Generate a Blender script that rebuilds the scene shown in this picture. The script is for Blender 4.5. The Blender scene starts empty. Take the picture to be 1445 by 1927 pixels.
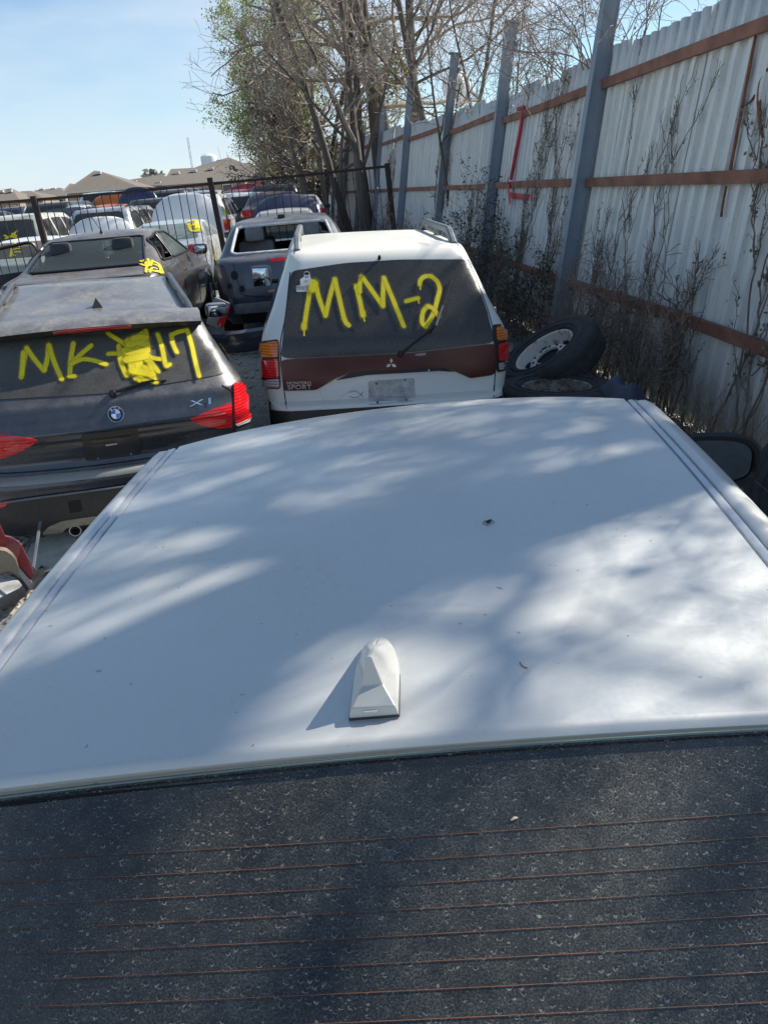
import bpy, bmesh, math, random
import numpy as np
from mathutils import Vector, Matrix
from mathutils.bvhtree import BVHTree
R = math.radians
S = bpy.context.scene
COL = S.collection

# ------------------------------------------------------------------ camera
FPX, PCX, PCY, EYE = 1447.0, 722.5, 963.5, 2.05      # the photograph is 1445 x 1927
def camera_axes(vx=575.0, vy=362.0, slope=0.075):
    rho = math.atan(slope); c, s = math.cos(rho), math.sin(rho)
    dx, dy = vx - PCX, vy - PCY
    upc, rt = -dx*s - dy*c, dx*c - dy*s
    th = math.atan2(upc, FPX); yaw = math.atan2(rt, math.hypot(FPX, upc))
    f = Vector((-math.sin(yaw)*math.cos(th), math.cos(yaw)*math.cos(th), -math.sin(th)))
    r0 = Vector((math.cos(yaw), math.sin(yaw), 0)); u0 = r0.cross(f)
    return f, c*r0 - s*u0, s*r0 + c*u0
FW, RT, UP = camera_axes()
CAM = Vector((0, 0, EYE))
cam = bpy.data.objects.new('camera', bpy.data.cameras.new('camera')); COL.objects.link(cam)
m = Matrix((RT, UP, -FW)).transposed().to_4x4(); m.translation = CAM
cam.matrix_world = m
cam.data.sensor_fit = 'VERTICAL'; cam.data.sensor_height = 24.0; cam.data.lens = FPX/1927*24
cam.data.clip_start = 0.02; cam.data.clip_end = 3000
S.camera = cam
def ray(px, py):
    return (FW + RT*((px-PCX)/FPX) - UP*((py-PCY)/FPX)).normalized()
def onz(px, py, z):
    d = ray(px, py); return CAM + d*((z-EYE)/d.z)
def ony(px, py, y):
    d = ray(px, py); return CAM + d*(y/d.y)
def proj(p):
    v = Vector(p)-CAM; d = v.dot(FW)
    return (PCX+FPX*v.dot(RT)/d, PCY-FPX*v.dot(UP)/d)

# ------------------------------------------------------------------ sky, sun, exposure
SUN = Vector((1.17, .50, 1.0)).normalized()
SUN_EL = math.asin(SUN.z); SUN_AZ = math.atan2(SUN.x, SUN.y)
W = bpy.data.worlds.new('World'); S.world = W; W.use_nodes = True
nt = W.node_tree; nt.nodes.clear()
def wn(t, **k):
    n = nt.nodes.new(t)
    for a, b in k.items(): setattr(n, a, b)
    return n
sky = wn('ShaderNodeTexSky', sky_type='NISHITA', sun_disc=False)
sky.sun_elevation = SUN_EL; sky.sun_rotation = SUN_AZ
sky.air_density = 1.0; sky.dust_density = 0.0; sky.ozone_density = 3.0
bg = wn('ShaderNodeBackground'); bg.inputs['Strength'].default_value = 0.090
out = wn('ShaderNodeOutputWorld')
tc = wn('ShaderNodeTexCoord'); mp = wn('ShaderNodeMapping'); mp.inputs['Scale'].default_value = (1.5, 1.2, 5.5)
mp.inputs['Location'].default_value = (.35, .1, .7); mp.inputs['Rotation'].default_value = (0, R(6), 0)
nz = wn('ShaderNodeTexNoise'); nz.inputs['Scale'].default_value = 1.7; nz.inputs['Detail'].default_value = 5; nz.inputs['Roughness'].default_value = .5
rp = wn('ShaderNodeValToRGB'); rp.color_ramp.elements[0].position = .38; rp.color_ramp.elements[1].position = .64
rp.color_ramp.elements[1].color = (.85, .85, .85, 1)
mx = wn('ShaderNodeMix', data_type='RGBA'); mx.inputs['B'].default_value = (5.0, 5.8, 6.6, 1)
L_ = nt.links.new
L_(tc.outputs['Generated'], mp.inputs['Vector']); L_(mp.outputs['Vector'], nz.inputs['Vector'])
L_(nz.outputs['Fac'], rp.inputs['Fac']); sx_ = wn('ShaderNodeSeparateXYZ'); L_(tc.outputs['Generated'], sx_.inputs[0])
rz_ = wn('ShaderNodeValToRGB'); rz_.color_ramp.elements[0].position = .18; rz_.color_ramp.elements[0].color = (1, 1, 1, 1); rz_.color_ramp.elements[1].position = .5; rz_.color_ramp.elements[1].color = (.25, .25, .25, 1)
L_(sx_.outputs['Z'], rz_.inputs['Fac']); mu_ = wn('ShaderNodeMath', operation='MULTIPLY'); L_(rp.outputs['Color'], mu_.inputs[0]); L_(rz_.outputs['Color'], mu_.inputs[1])
L_(mu_.outputs[0], mx.inputs['Factor'])
tn_ = wn('ShaderNodeMix', data_type='RGBA', blend_type='MULTIPLY'); tn_.inputs['Factor'].default_value = 1; tn_.inputs['B'].default_value = (.95, 1.02, 1.03, 1)
L_(sky.outputs['Color'], tn_.inputs['A']); L_(tn_.outputs['Result'], mx.inputs['A']); L_(mx.outputs['Result'], bg.inputs['Color'])
L_(bg.outputs['Background'], out.inputs['Surface'])
sl = bpy.data.lights.new('sun', 'SUN'); sl.energy = 5.0; sl.angle = R(.53); sl.color = (1, .945, .85)
so = bpy.data.objects.new('sun', sl); COL.objects.link(so)
so.rotation_euler = (-SUN).to_track_quat('-Z', 'Y').to_euler(); so.location = (20, 8, 20)
S.view_settings.view_transform = 'Standard'; S.view_settings.look = 'None'
S.view_settings.exposure = 0.70; S.view_settings.gamma = 1
S.render.engine = 'CYCLES'; S.cycles.max_bounces = 6; S.cycles.transparent_max_bounces = 16
S.cycles.use_denoising = True

# ------------------------------------------------------------------ materials
MATS = {}
class NB:
    """small node builder"""
    def __init__(self, name):
        self.m = bpy.data.materials.new(name); self.m.use_nodes = True
        self.t = self.m.node_tree; self.b = self.t.nodes['Principled BSDF']; self.o = self.t.nodes['Material Output']
    def n(self, t, **k):
        n = self.t.nodes.new(t)
        for a, b in k.items():
            if a.startswith('i_'): n.inputs[a[2:].replace('_', ' ')].default_value = b
            else: setattr(n, a, b)
        return n
    def l(self, a, b): self.t.links.new(a, b)
    def noise(self, scale, detail=4, rough=.55, vec=None, sc=None):
        n = self.n('ShaderNodeTexNoise'); n.inputs['Scale'].default_value = scale
        n.inputs['Detail'].default_value = detail; n.inputs['Roughness'].default_value = rough
        if vec is None:
            vec = self.n('ShaderNodeTexCoord').outputs['Object']
        if sc:
            mp = self.n('ShaderNodeMapping'); mp.inputs['Scale'].default_value = sc; self.l(vec, mp.inputs['Vector']); vec = mp.outputs['Vector']
        self.l(vec, n.inputs['Vector']); return n.outputs['Fac']
    def ramp(self, fac, a, b, ca=(0, 0, 0), cb=(1, 1, 1)):
        r = self.n('ShaderNodeValToRGB'); e = r.color_ramp.elements
        e[0].position, e[1].position = a, b; e[0].color = (*ca, 1); e[1].color = (*cb, 1)
        self.l(fac, r.inputs['Fac']); return r.outputs['Color']
    def math(self, op, a, b=None, clamp=False):
        n = self.n('ShaderNodeMath', operation=op, use_clamp=clamp)
        for i, v in enumerate((a, b)):
            if v is None: continue
            if isinstance(v, (int, float)): n.inputs[i].default_value = v
            else: self.l(v, n.inputs[i])
        return n.outputs[0]
    def mix(self, f, a, b):
        n = self.n('ShaderNodeMix', data_type='RGBA')
        for nm, v in (('Factor', f), ('A', a), ('B', b)):
            if isinstance(v, (int, float)): n.inputs[nm].default_value = v
            elif isinstance(v, tuple): n.inputs[nm].default_value = (*v, 1)
            else: self.l(v, n.inputs[nm])
        return n.outputs['Result']
    def set(self, **k):
        for a, v in k.items():
            i = self.b.inputs[a.replace('_', ' ')]
            if isinstance(v, tuple): i.default_value = (*v, 1)
            elif isinstance(v, (int, float)): i.default_value = v
            else: self.l(v, i)
        return self
    def bump(self, h, strength=.3, dist=.01):
        b = self.n('ShaderNodeBump'); b.inputs['Strength'].default_value = strength; b.inputs['Distance'].default_value = dist
        self.l(h, b.inputs['Height']); self.l(b.outputs['Normal'], self.b.inputs['Normal'])
    def up(self, a=.25, b=.95):
        g = self.n('ShaderNodeNewGeometry'); x = self.n('ShaderNodeSeparateXYZ'); self.l(g.outputs['Normal'], x.inputs[0])
        return self.ramp(x.outputs['Z'], a, b)

def paint(name, col, metallic=0., rough=.32, dust=.35, dustcol=(.36, .33, .28), coat=.5):
    k = NB(name)
    n1 = k.noise(3.5, 6, .65); n2 = k.noise(60, 3, .6); n3 = k.noise(9, 4, .6, sc=(3, 3, .35))
    f = k.math('MULTIPLY', k.math('ADD', k.math('MULTIPLY', k.up(), .85), .12), k.ramp(n1, .25, .75, (.45,)*3, (1,)*3))
    f = k.math('MULTIPLY', f, k.ramp(n2, .2, .7, (.6,)*3, (1,)*3))
    f = k.math('MULTIPLY', f, k.ramp(n3, .3, .7, (.7,)*3, (1,)*3))
    f = k.math('MULTIPLY', f, dust*1.6, True)
    k.set(Base_Color=k.mix(f, col, dustcol), Metallic=k.math('MULTIPLY', k.math('SUBTRACT', 1., f, True), metallic),
          Roughness=k.math('ADD', k.math('MULTIPLY', f, .5), rough, True), Coat_Weight=k.math('MULTIPLY', k.math('SUBTRACT', 1., f, True), coat), Coat_Roughness=.06)
    return k.m
def plain(name, col, rough=.6, metallic=0., var=.25, scale=12, bump=0.):
    k = NB(name); n = k.noise(scale, 5, .6)
    a = tuple(c*(1-var) for c in col); b = tuple(min(1, c*(1+var)) for c in col)
    k.set(Base_Color=k.mix(k.ramp(n, .25, .75), a, b), Roughness=rough, Metallic=metallic)
    if bump: k.bump(n, bump, .01)
    return k.m
def darkglass(name, col=(.012, .014, .017), dust=.12, rough=.06, dustcol=(.3, .29, .27)):
    k = NB(name); n1 = k.noise(4, 5, .6); n2 = k.noise(90, 4, .7)
    f = k.math('MULTIPLY', k.math('MULTIPLY', k.ramp(n1, .2, .8, (.5,)*3, (1,)*3), k.ramp(n2, .3, .75, (.45,)*3, (1,)*3)), dust, True)
    k.set(Base_Color=k.mix(f, col, dustcol), Roughness=k.math('ADD', k.math('MULTIPLY', f, .9), rough, True), IOR=1.5)
    return k.m
def clearglass(name, tint=(.55, .62, .6), mixf=.5):
    k = NB(name); tr = k.n('ShaderNodeBsdfTransparent'); tr.inputs['Color'].default_value = (*tint, 1)
    k.set(Base_Color=(.10, .12, .12), Roughness=.08); ms = k.n('ShaderNodeMixShader')
    fr = k.n('ShaderNodeFresnel'); fr.inputs['IOR'].default_value = 1.5
    n = k.ramp(k.noise(40, 4, .7), .3, .8, (.75,)*3, (1,)*3)
    k.l(k.math('MULTIPLY', k.math('ADD', fr.outputs[0], 1-mixf, True), n), ms.inputs['Fac'])
    k.l(tr.outputs[0], ms.inputs[1]); k.l(k.b.outputs[0], ms.inputs[2]); k.l(ms.outputs[0], k.o.inputs['Surface'])
    return k.m
def lens(name, col, rough=.12):
    k = NB(name); w = k.n('ShaderNodeTexWave', wave_type='BANDS', bands_direction='Z'); w.inputs['Scale'].default_value = 17; w.inputs['Distortion'].default_value = .15
    k.l(k.n('ShaderNodeTexCoord').outputs['Object'], w.inputs['Vector'])
    d = tuple(c*.52 for c in col)
    k.set(Base_Color=k.mix(k.ramp(w.outputs['Fac'], .25, .6), d, col), Roughness=rough, Coat_Weight=.6, Coat_Roughness=.04)
    return k.m
def spray(name, col):
    k = NB(name)
    at = k.n('ShaderNodeAttribute', attribute_name='edge')
    n = k.noise(420, 3, .7); n2 = k.noise(45, 3, .6)
    e = k.math('ADD', at.outputs['Fac'], k.math('MULTIPLY', k.math('SUBTRACT', n2, .5), .22))
    core = k.ramp(e, .36, .56, (1,)*3, (0,)*3)
    halo = k.math('MULTIPLY', k.ramp(e, .40, 1.0, (.75,)*3, (0,)*3), k.ramp(n, .33, .60))
    a = k.math('MAXIMUM', core, k.math('MULTIPLY', halo, halo))
    k.set(Base_Color=k.mix(k.ramp(n2, .3, .7), tuple(c*.86 for c in col), col), Roughness=.55, Alpha=a)
    return k.m

M = dict(
 silver=None, rubber=plain('rubber', (.022, .022, .023), .85, 0, .3, 30, .2), blackplastic=plain('black_plastic', (.028, .028, .03), .5, 0, .3, 40),
 trim=plain('black_trim', (.015, .015, .016), .38, 0, .2), greyplastic=plain('grey_plastic', (.16, .165, .17), .5),
 chrome=plain('chrome', (.75, .75, .76), .12, 1., .05), steel=plain('bare_steel', (.42, .42, .43), .38, .8, .25),
 rim=plain('alloy_rim', (.42, .43, .44), .35, .7, .2), dark=plain('dark_gap', (.010, .010, .011), .8, 0, .2),
 red=lens('red_lens', (.80, .012, .018)), deepred=lens('deep_red_lens', (.42, .009, .014)), amber=lens('amber_lens', (.80, .20, .012)), clear=lens('clear_lens', (.5, .47, .47)),
 glass=darkglass('tinted_glass'), dustglass=darkglass('dusty_glass', (.018, .018, .018), .50, .12, (.25, .235, .21)),
 greenglass=darkglass('green_glass', (.06, .085, .085), .35, .1, (.30, .34, .32)), clearglass=clearglass('clear_glass'),
 yellow=spray('yellow_spray_paint', (.86, .70, .012)), redspray=spray('red_spray_paint', (.55, .02, .05)),
 seat=plain('seat_cloth', (.045, .046, .052), .85), greyseat=plain('grey_seat_cloth', (.14, .15, .17), .85),
 mirror=plain('mirror_glass', (.62, .66, .70), .03, 1., .03), mwhite=plain('white_paint_mark', (.75, .75, .72), .6),
 markblue=plain('blue_enamel', (.02, .16, .55), .3), markblack=plain('black_enamel', (.012, .012, .012), .3), greymark=plain('grey_letter', (.52, .51, .50), .4, .5),
 sticker=plain('sticker_vinyl', (.62, .62, .62), .5), rust=plain('rust', (.20, .075, .035), .85, 0, .45, 9, .3),
)

# ------------------------------------------------------------------ object helpers
def mesh_obj(name, verts, faces, mat, parent=None, smooth=True, angle=35, mats=None, fmat=None):
    me = bpy.data.meshes.new(name); me.from_pydata([tuple(v) for v in verts], [], faces)
    if mats:
        for q in mats: me.materials.append(q)
        if fmat is not None: me.polygons.foreach_set('material_index', fmat)
    elif mat: me.materials.append(mat)
    if smooth and len(me.polygons):
        me.polygons.foreach_set('use_smooth', [True]*len(me.polygons)); me.set_sharp_from_angle(angle=R(angle))
    me.update()
    o = bpy.data.objects.new(name, me); COL.objects.link(o)
    if parent: o.parent = parent
    return o
def bm_obj(name, bm, mat, parent=None, smooth=True, angle=35):
    me = bpy.data.meshes.new(name); bm.normal_update(); bm.to_mesh(me); bm.free()
    if mat: me.materials.append(mat)
    if smooth and len(me.polygons):
        me.polygons.foreach_set('use_smooth', [True]*len(me.polygons)); me.set_sharp_from_angle(angle=R(angle))
    o = bpy.data.objects.new(name, me); COL.objects.link(o)
    if parent: o.parent = parent
    return o
def tag(o, label, cat, group=None):
    o['label'] = label; o['category'] = cat
    if group: o['group'] = group
    return o
def struct(o, kind='structure'):
    o['kind'] = kind; return o
def empty(name, label, cat, loc=(0, 0, 0), rz=0, group=None):
    o = bpy.data.objects.new(name, None); COL.objects.link(o); o.empty_display_size = .2
    o.matrix_world = Matrix.Translation(loc) @ Matrix.Rotation(rz, 4, 'Z')
    return tag(o, label, cat, group)
class MB:
    """collects simple solids into one mesh"""
    def __init__(self): self.v, self.f = [], []
    def add(self, v, f):
        b = len(self.v); self.v += [Vector(p) for p in v]; self.f += [tuple(i+b for i in q) for q in f]
    def box(self, c, s, mat=None, bev=0):
        bm = bmesh.new(); bmesh.ops.create_cube(bm, size=1)
        for v in bm.verts: v.co = Vector((v.co.x*s[0], v.co.y*s[1], v.co.z*s[2]))
        if bev: bmesh.ops.bevel(bm, geom=bm.edges[:], offset=bev, segments=2, affect='EDGES', profile=.5)
        bm.verts.index_update(); T = Matrix.Translation(c) @ (mat.to_4x4() if mat else Matrix.Identity(4))
        self.add([T @ v.co for v in bm.verts], [[v.index for v in f.verts] for f in bm.faces]); bm.free()
    def tube(self, pts, rad, n=8, cap=True):
        pts = [Vector(p) for p in pts]; rad = [rad]*len(pts) if isinstance(rad, (int, float)) else rad
        b = len(self.v); side = None
        for i, p in enumerate(pts):
            t = (pts[min(i+1, len(pts)-1)]-pts[max(i-1, 0)]).normalized()
            if side is None: side = t.orthogonal().normalized()
            side = (side - t*side.dot(t)); side = side.normalized() if side.length > 1e-6 else t.orthogonal().normalized()
            q = t.cross(side)
            for j in range(n):
                a = 2*math.pi*j/n; self.v.append(p + (side*math.cos(a)+q*math.sin(a))*rad[i])
        for i in range(len(pts)-1):
            for j in range(n):
                k = (j+1) % n; self.f.append((b+i*n+j, b+i*n+k, b+(i+1)*n+k, b+(i+1)*n+j))
        if cap:
            self.f.append(tuple(b+j for j in range(n))[::-1]); self.f.append(tuple(b+(len(pts)-1)*n+j for j in range(n)))
    def sweep(self, pts, prof, upv=Vector((0, 0, 1)), closed=True):
        """sweep the 2-D profile (side, up) along pts"""
        pts = [Vector(p) for p in pts]; b = len(self.v); n = len(prof)
        for i, p in enumerate(pts):
            t = (pts[min(i+1, len(pts)-1)]-pts[max(i-1, 0)]).normalized(); sd = t.cross(upv).normalized(); u = sd.cross(t)
            for a, c in prof: self.v.append(p+sd*a+u*c)
        for i in range(len(pts)-1):
            for j in range(n if closed else n-1):
                k = (j+1) % n; self.f.append((b+i*n+j, b+(i+1)*n+j, b+(i+1)*n+k, b+i*n+k))
        if closed:
            self.f.append(tuple(b+j for j in range(n))); self.f.append(tuple(b+(len(pts)-1)*n+j for j in range(n))[::-1])
    def lathe(self, prof, n=32, M4=None):
        """prof: (radius, axial) around the X axis"""
        b = len(self.v); M4 = M4 or Matrix.Identity(4)
        for r, a in prof:
            for j in range(n):
                t = 2*math.pi*j/n; self.v.append(M4 @ Vector((a, r*math.cos(t), r*math.sin(t))))
        for i in range(len(prof)-1):
            for j in range(n):
                k = (j+1) % n; self.f.append((b+i*n+j, b+i*n+k, b+(i+1)*n+k, b+(i+1)*n+j))
    def grid(self, fn, nu, nv, flip=False):
        b = len(self.v)
        for i in range(nu+1):
            for j in range(nv+1): self.v.append(Vector(fn(i/nu, j/nv)))
        for i in range(nu):
            for j in range(nv):
                q = (b+i*(nv+1)+j, b+(i+1)*(nv+1)+j, b+(i+1)*(nv+1)+j+1, b+i*(nv+1)+j+1); self.f.append(q[::-1] if flip else q)
    def build(self, name, mat, parent=None, smooth=True, angle=35):
        o = mesh_obj(name, self.v, self.f, mat, parent, smooth, angle); return o
def recalc(o):
    bm = bmesh.new(); bm.from_mesh(o.data); bmesh.ops.recalc_face_normals(bm, faces=bm.faces[:]); bm.to_mesh(o.data); bm.free(); return o
def solidify(o, t):
    md = o.modifiers.new('thickness', 'SOLIDIFY'); md.thickness = t; md.offset = -1; return o
def smooth_path(pts, n=8):
    P = [np.array(p, float) for p in pts]
    if len(P) < 3: return [P[0]+(P[-1]-P[0])*i/n for i in range(n+1)]
    out = []
    for i in range(len(P)-1):
        a, b, c, d = P[max(i-1, 0)], P[i], P[i+1], P[min(i+2, len(P)-1)]
        for k in range(n):
            t = k/n
            out.append(.5*((2*b)+(-a+c)*t+(2*a-5*b+4*c-d)*t*t+(-a+3*b-3*c+d)*t**3))
    return out+[P[-1]]
def rounded(poly, r=.3, n=3):
    """round the corners of a polygon by the fraction r of its edges"""
    P = [np.array(p, float) for p in poly]; out = []
    for i in range(len(P)):
        a, b, c = P[i-1], P[i], P[(i+1) % len(P)]
        p, q = b+(a-b)*r, b+(c-b)*r
        for k in range(n+1):
            t = k/n; out.append(tuple((1-t)**2*p+2*t*(1-t)*b+t*t*q))
    return out
def pchip(x, y, xq):
    x, y = np.array(x, float), np.array(y, float); h = np.diff(x); d = np.diff(y)/h; mm = np.zeros(len(x))
    for i in range(1, len(x)-1):
        if d[i-1]*d[i] > 0:
            w1, w2 = 2*h[i]+h[i-1], h[i]+2*h[i-1]; mm[i] = (w1+w2)/(w1/d[i-1]+w2/d[i])
    mm[0], mm[-1] = d[0], d[-1]; xq = np.array(xq, float); i = np.clip(np.searchsorted(x, xq)-1, 0, len(h)-1); t = (xq-x[i])/h[i]
    return (2*t**3-3*t**2+1)*y[i]+(t**3-2*t**2+t)*h[i]*mm[i]+(-2*t**3+3*t**2)*y[i+1]+(t**3-t**2)*h[i]*mm[i+1]
def inside(p, poly):
    x, y = p; r = False; n = len(poly)
    for i in range(n):
        x1, y1 = poly[i]; x2, y2 = poly[i-1]
        if (y1 > y) != (y2 > y) and x < (x2-x1)*(y-y1)/(y2-y1)+x1: r = not r
    return r
TEXTS = {}
def text_mesh(txt):
    """2-D verts and faces of a word in the built-in font, unit height, centred"""
    if txt not in TEXTS:
        cu = bpy.data.curves.new('word', 'FONT'); cu.body = txt; cu.align_x = 'CENTER'; cu.align_y = 'CENTER'; cu.resolution_u = 3
        ob = bpy.data.objects.new('word', cu); me = bpy.data.meshes.new_from_object(ob)
        TEXTS[txt] = ([(v.co.x, v.co.y) for v in me.vertices], [tuple(p.vertices) for p in me.polygons])
        bpy.data.objects.remove(ob); bpy.data.meshes.remove(me)
    return TEXTS[txt]

# ------------------------------------------------------------------ car body shells
SEDAN = [  # z rear, z front, y rear, y front, half width, corner radius
 (.20, .20, .16, 4.62, .78, .22), (.28, .26, .04, 4.74, .85, .3), (.46, .42, 0, 4.8, .89, .34), (.62, .58, .01, 4.78, .90, .34), (.80, .68, .04, 4.70, .895, .32),
 (.95, .76, .06, 4.60, .88, .30), (1.01, .80, .11, 4.45, .86, .28), (1.045, .90, .34, 3.95, .835, .25), (1.07, .99, .62, 3.46, .81, .2), (1.20, 1.17, .92, 3.02, .735, .17),
 (1.34, 1.34, 1.24, 2.58, .65, .16), (1.405, 1.405, 1.46, 2.34, .59, .16)]
SUV = [
 (.28, .28, .14, 4.36, .78, .2), (.36, .36, .03, 4.46, .86, .25), (.56, .56, 0, 4.5, .89, .28), (.72, .70, .02, 4.48, .895, .26), (.90, .86, .05, 4.38, .89, .24), (1.0, .95, .07, 4.2, .88, .22),
 (1.07, 1.05, .10, 3.55, .855, .18), (1.3, 1.28, .22, 3.1, .78, .15), (1.5, 1.49, .36, 2.75, .70, .14), (1.58, 1.58, .46, 2.6, .65, .14)]
def scale_levels(lv, L=None, W=None, H=None):
    l0, w0, h0 = max(a[3] for a in lv), max(a[4] for a in lv), lv[-1][0]+.04
    sl, sw, sh = (L or l0)/l0, (W or 2*w0)/(2*w0), (H or h0)/h0
    return [(a*sh, b*sh, c*sl, d*sl, w*sw, r*sw) for a, b, c, d, w, r in lv]
class Car:
    def __init__(self, name, label, cat, levels, mat, rear, heading=0, z=0, roll=0, pitch=0, fine=1., bulge=.05, crown=.035, group=None, sub=3):
        self.root = bpy.data.objects.new(name, None); COL.objects.link(self.root); tag(self.root, label, cat, group)
        self.M = Matrix.Translation((rear[0], rear[1], z)) @ Matrix.Rotation(-heading, 4, 'Z') @ Matrix.Rotation(pitch, 4, 'X') @ Matrix.Rotation(roll, 4, 'Y')
        self.root.matrix_world = self.M; self.Mi = self.M.inverted(); self.mat = mat
        self.L = max(l[3] for l in levels); self.Wd = max(l[4] for l in levels); self.levels = levels; self.k = 0
        n = len(levels); q = np.linspace(0, n-1, (n-1)*sub+1); idx = range(n)
        A = [pchip(idx, [l[i] for l in levels], q) for i in range(6)]
        N1, N2, N3 = int(18*fine), 6, int(44*fine)
        rings = []
        for zr, zf, yr, yf, w, r in zip(*A):
            r = min(r, w*.45)
            def plan(y): return 1-.05*max(0, (y-.62*self.L)/(.38*self.L))**2-.025*max(0, (.2*self.L-y)/(.2*self.L))**2
            pts = []
            for i in range(N1): x = -(w-r)+2*(w-r)*i/N1; pts.append((x, yr+bulge*(x/w)**2))
            e = bulge*((w-r)/w)**2
            for i in range(N2): a = math.pi/2*i/N2; pts.append((w-r+r*math.sin(a), yr+e+r*(1-math.cos(a))))
            ya, yb = yr+e+r, yf-e*1.6-r
            for i in range(N3): pts.append((w, ya+(yb-ya)*i/N3))
            for i in range(N2): a = math.pi/2*i/N2; pts.append((w-r+r*math.cos(a), yb+r*math.sin(a)))
            for i in range(N1): x = (w-r)-2*(w-r)*i/N1; pts.append((x, yf-e*1.6+1.6*bulge*(((w-r)/w)**2-(x/w)**2)))
            for i in range(N2): a = math.pi/2*i/N2; pts.append((-(w-r)-r*math.sin(a), yb+r*math.cos(a)))
            for i in range(N3): pts.append((-w, yb+(ya-yb)*i/N3))
            for i in range(N2): a = math.pi/2*i/N2; pts.append((-(w-r)-r*math.cos(a), yr+e+r*(1-math.sin(a))))
            ring = []
            for x, y in pts:
                t = min(1, max(0, (y-yr)/(yf-yr))); ring.append(Vector((x*plan(y), y, zr+(zf-zr)*t)))
            rings.append(ring)
        c = sum(rings[-1], Vector())/len(rings[-1]); last = rings[-1]
        for f in (.96, .88, .76, .6, .4, .2):
            rings.append([Vector((c.x+(p.x-c.x)*f, c.y+(p.y-c.y)*f, p.z+crown*(1-f*f))) for p in last])
        nr = len(rings[0]); v = [p for r in rings for p in r]; f = []
        for i in range(len(rings)-1):
            for j in range(nr):
                k = (j+1) % nr; f.append((i*nr+j, i*nr+k, (i+1)*nr+k, (i+1)*nr+j))
        v.append(Vector((c.x, c.y, c.z+crown))); b = (len(rings)-1)*nr
        f += [(b+j, b+(j+1) % nr, len(v)-1) for j in range(nr)]; f.append(tuple(range(nr))[::-1])
        self.v, self.f = v, f
        self.bvh = BVHTree.FromPolygons(v, f)
        self.cuts = []
    def finish(self):
        keep = [f for f in self.f if not self._cut(f)]
        self.body = mesh_obj('body', self.v, keep, self.mat, self.root, True, 40); return self
    def _cut(self, f):
        if not self.cuts: return False
        c = sum((self.v[i] for i in f), Vector())/len(f)
        for mode, poly in self.cuts:
            if mode == 'rear' and c.y < self.L*.42 and inside((c.x, c.z), poly): 
                a, b, d = self.v[f[0]], self.v[f[1]], self.v[f[2]]
                if (b-a).cross(d-a).y < 0 and abs(c.x) < self.Wd*.97: return True
            if mode == 'front' and c.y > self.L*.45 and inside((c.x, c.z), poly): return True
            if mode in ('left', 'right') and (c.x > 0) == (mode == 'right') and abs(c.x) > .45*self.Wd and inside((c.y, c.z), poly): return True
        return False
    def cast(self, u, v, mode):
        if mode == 'rear': o, d = Vector((u, -4, v)), Vector((0, 1, 0))
        elif mode == 'front': o, d = Vector((u, self.L+4, v)), Vector((0, -1, 0))
        elif mode == 'left': o, d = Vector((-4, u, v)), Vector((1, 0, 0))
        elif mode == 'right': o, d = Vector((4, u, v)), Vector((-1, 0, 0))
        elif mode == 'top': o, d = Vector((u, v, 5)), Vector((0, 0, -1))
        else: o, d = self.Mi @ CAM, (self.Mi.to_3x3() @ ray(u, v)).normalized()
        p, n, _, _ = self.bvh.ray_cast(o, d)
        if p is None:
            q = o + d*((self.M @ Vector((0, .5, .8)) - CAM).length if mode == 'pix' else 4.2); p, n, _, _ = self.bvh.find_nearest(q)
        if n.dot(d) > 0: n = -n
        return p, n
    def pix(self, pts, mirror=False):
        r = []
        for a in pts:
            p, _ = self.cast(*a, 'pix'); r.append((-p.x if mirror else p.x, p.z))
        return r
    def patch(self, name, poly, mode, mat, off=.004, step=None, parent=None, skirt=.006, verts=None, faces=None):
        step = step or (9 if mode == 'pix' else .05)
        bm = bmesh.new()
        if verts is None:
            bm.faces.new([bm.verts.new((a, b, 0)) for a, b in poly]).normal_update()
            bmesh.ops.triangulate(bm, faces=bm.faces[:], ngon_method='EAR_CLIP')
        else:
            vs = [bm.verts.new((a, b, 0)) for a, b in verts]
            for q in faces:
                try: bm.faces.new([vs[i] for i in q])
                except ValueError: pass
        xs = [v.co.x for v in bm.verts]; ys = [v.co.y for v in bm.verts]
        for ax, lo, hi in ((0, min(xs), max(xs)), (1, min(ys), max(ys))):
            n = int((hi-lo)/step)
            for i in range(1, n+1):
                t = lo+(hi-lo)*i/(n+1); co = [0, 0, 0]; no = [0, 0, 0]; co[ax] = t; no[ax] = 1
                bmesh.ops.bisect_plane(bm, geom=bm.verts[:]+bm.edges[:]+bm.faces[:], plane_co=co, plane_no=no, dist=1e-6)
        ext = bmesh.ops.extrude_edge_only(bm, edges=[e for e in bm.edges if len(e.link_faces) == 1]) if skirt else {'geom': []}
        low = {g for g in ext['geom'] if isinstance(g, bmesh.types.BMVert)}
        for v in bm.verts:
            p, n = self.cast(v.co.x, v.co.y, mode); v.co = p+n*(off-(off+.003 if v in low else 0))
        bmesh.ops.recalc_face_normals(bm, faces=bm.faces[:])
        # outward
        if bm.faces:
            f = max(bm.faces, key=lambda q: q.calc_area()); p, n, _, _ = self.bvh.find_nearest(f.calc_center_median())
            o, d = (f.calc_center_median(), f.normal)
            if d.dot(n) < 0 and (n.dot(o-Vector((0, self.L/2, .7))) > 0): bmesh.ops.reverse_faces(bm, faces=bm.faces[:])
        return bm_obj(name, bm, mat, parent or self.root, True, 38)
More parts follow.
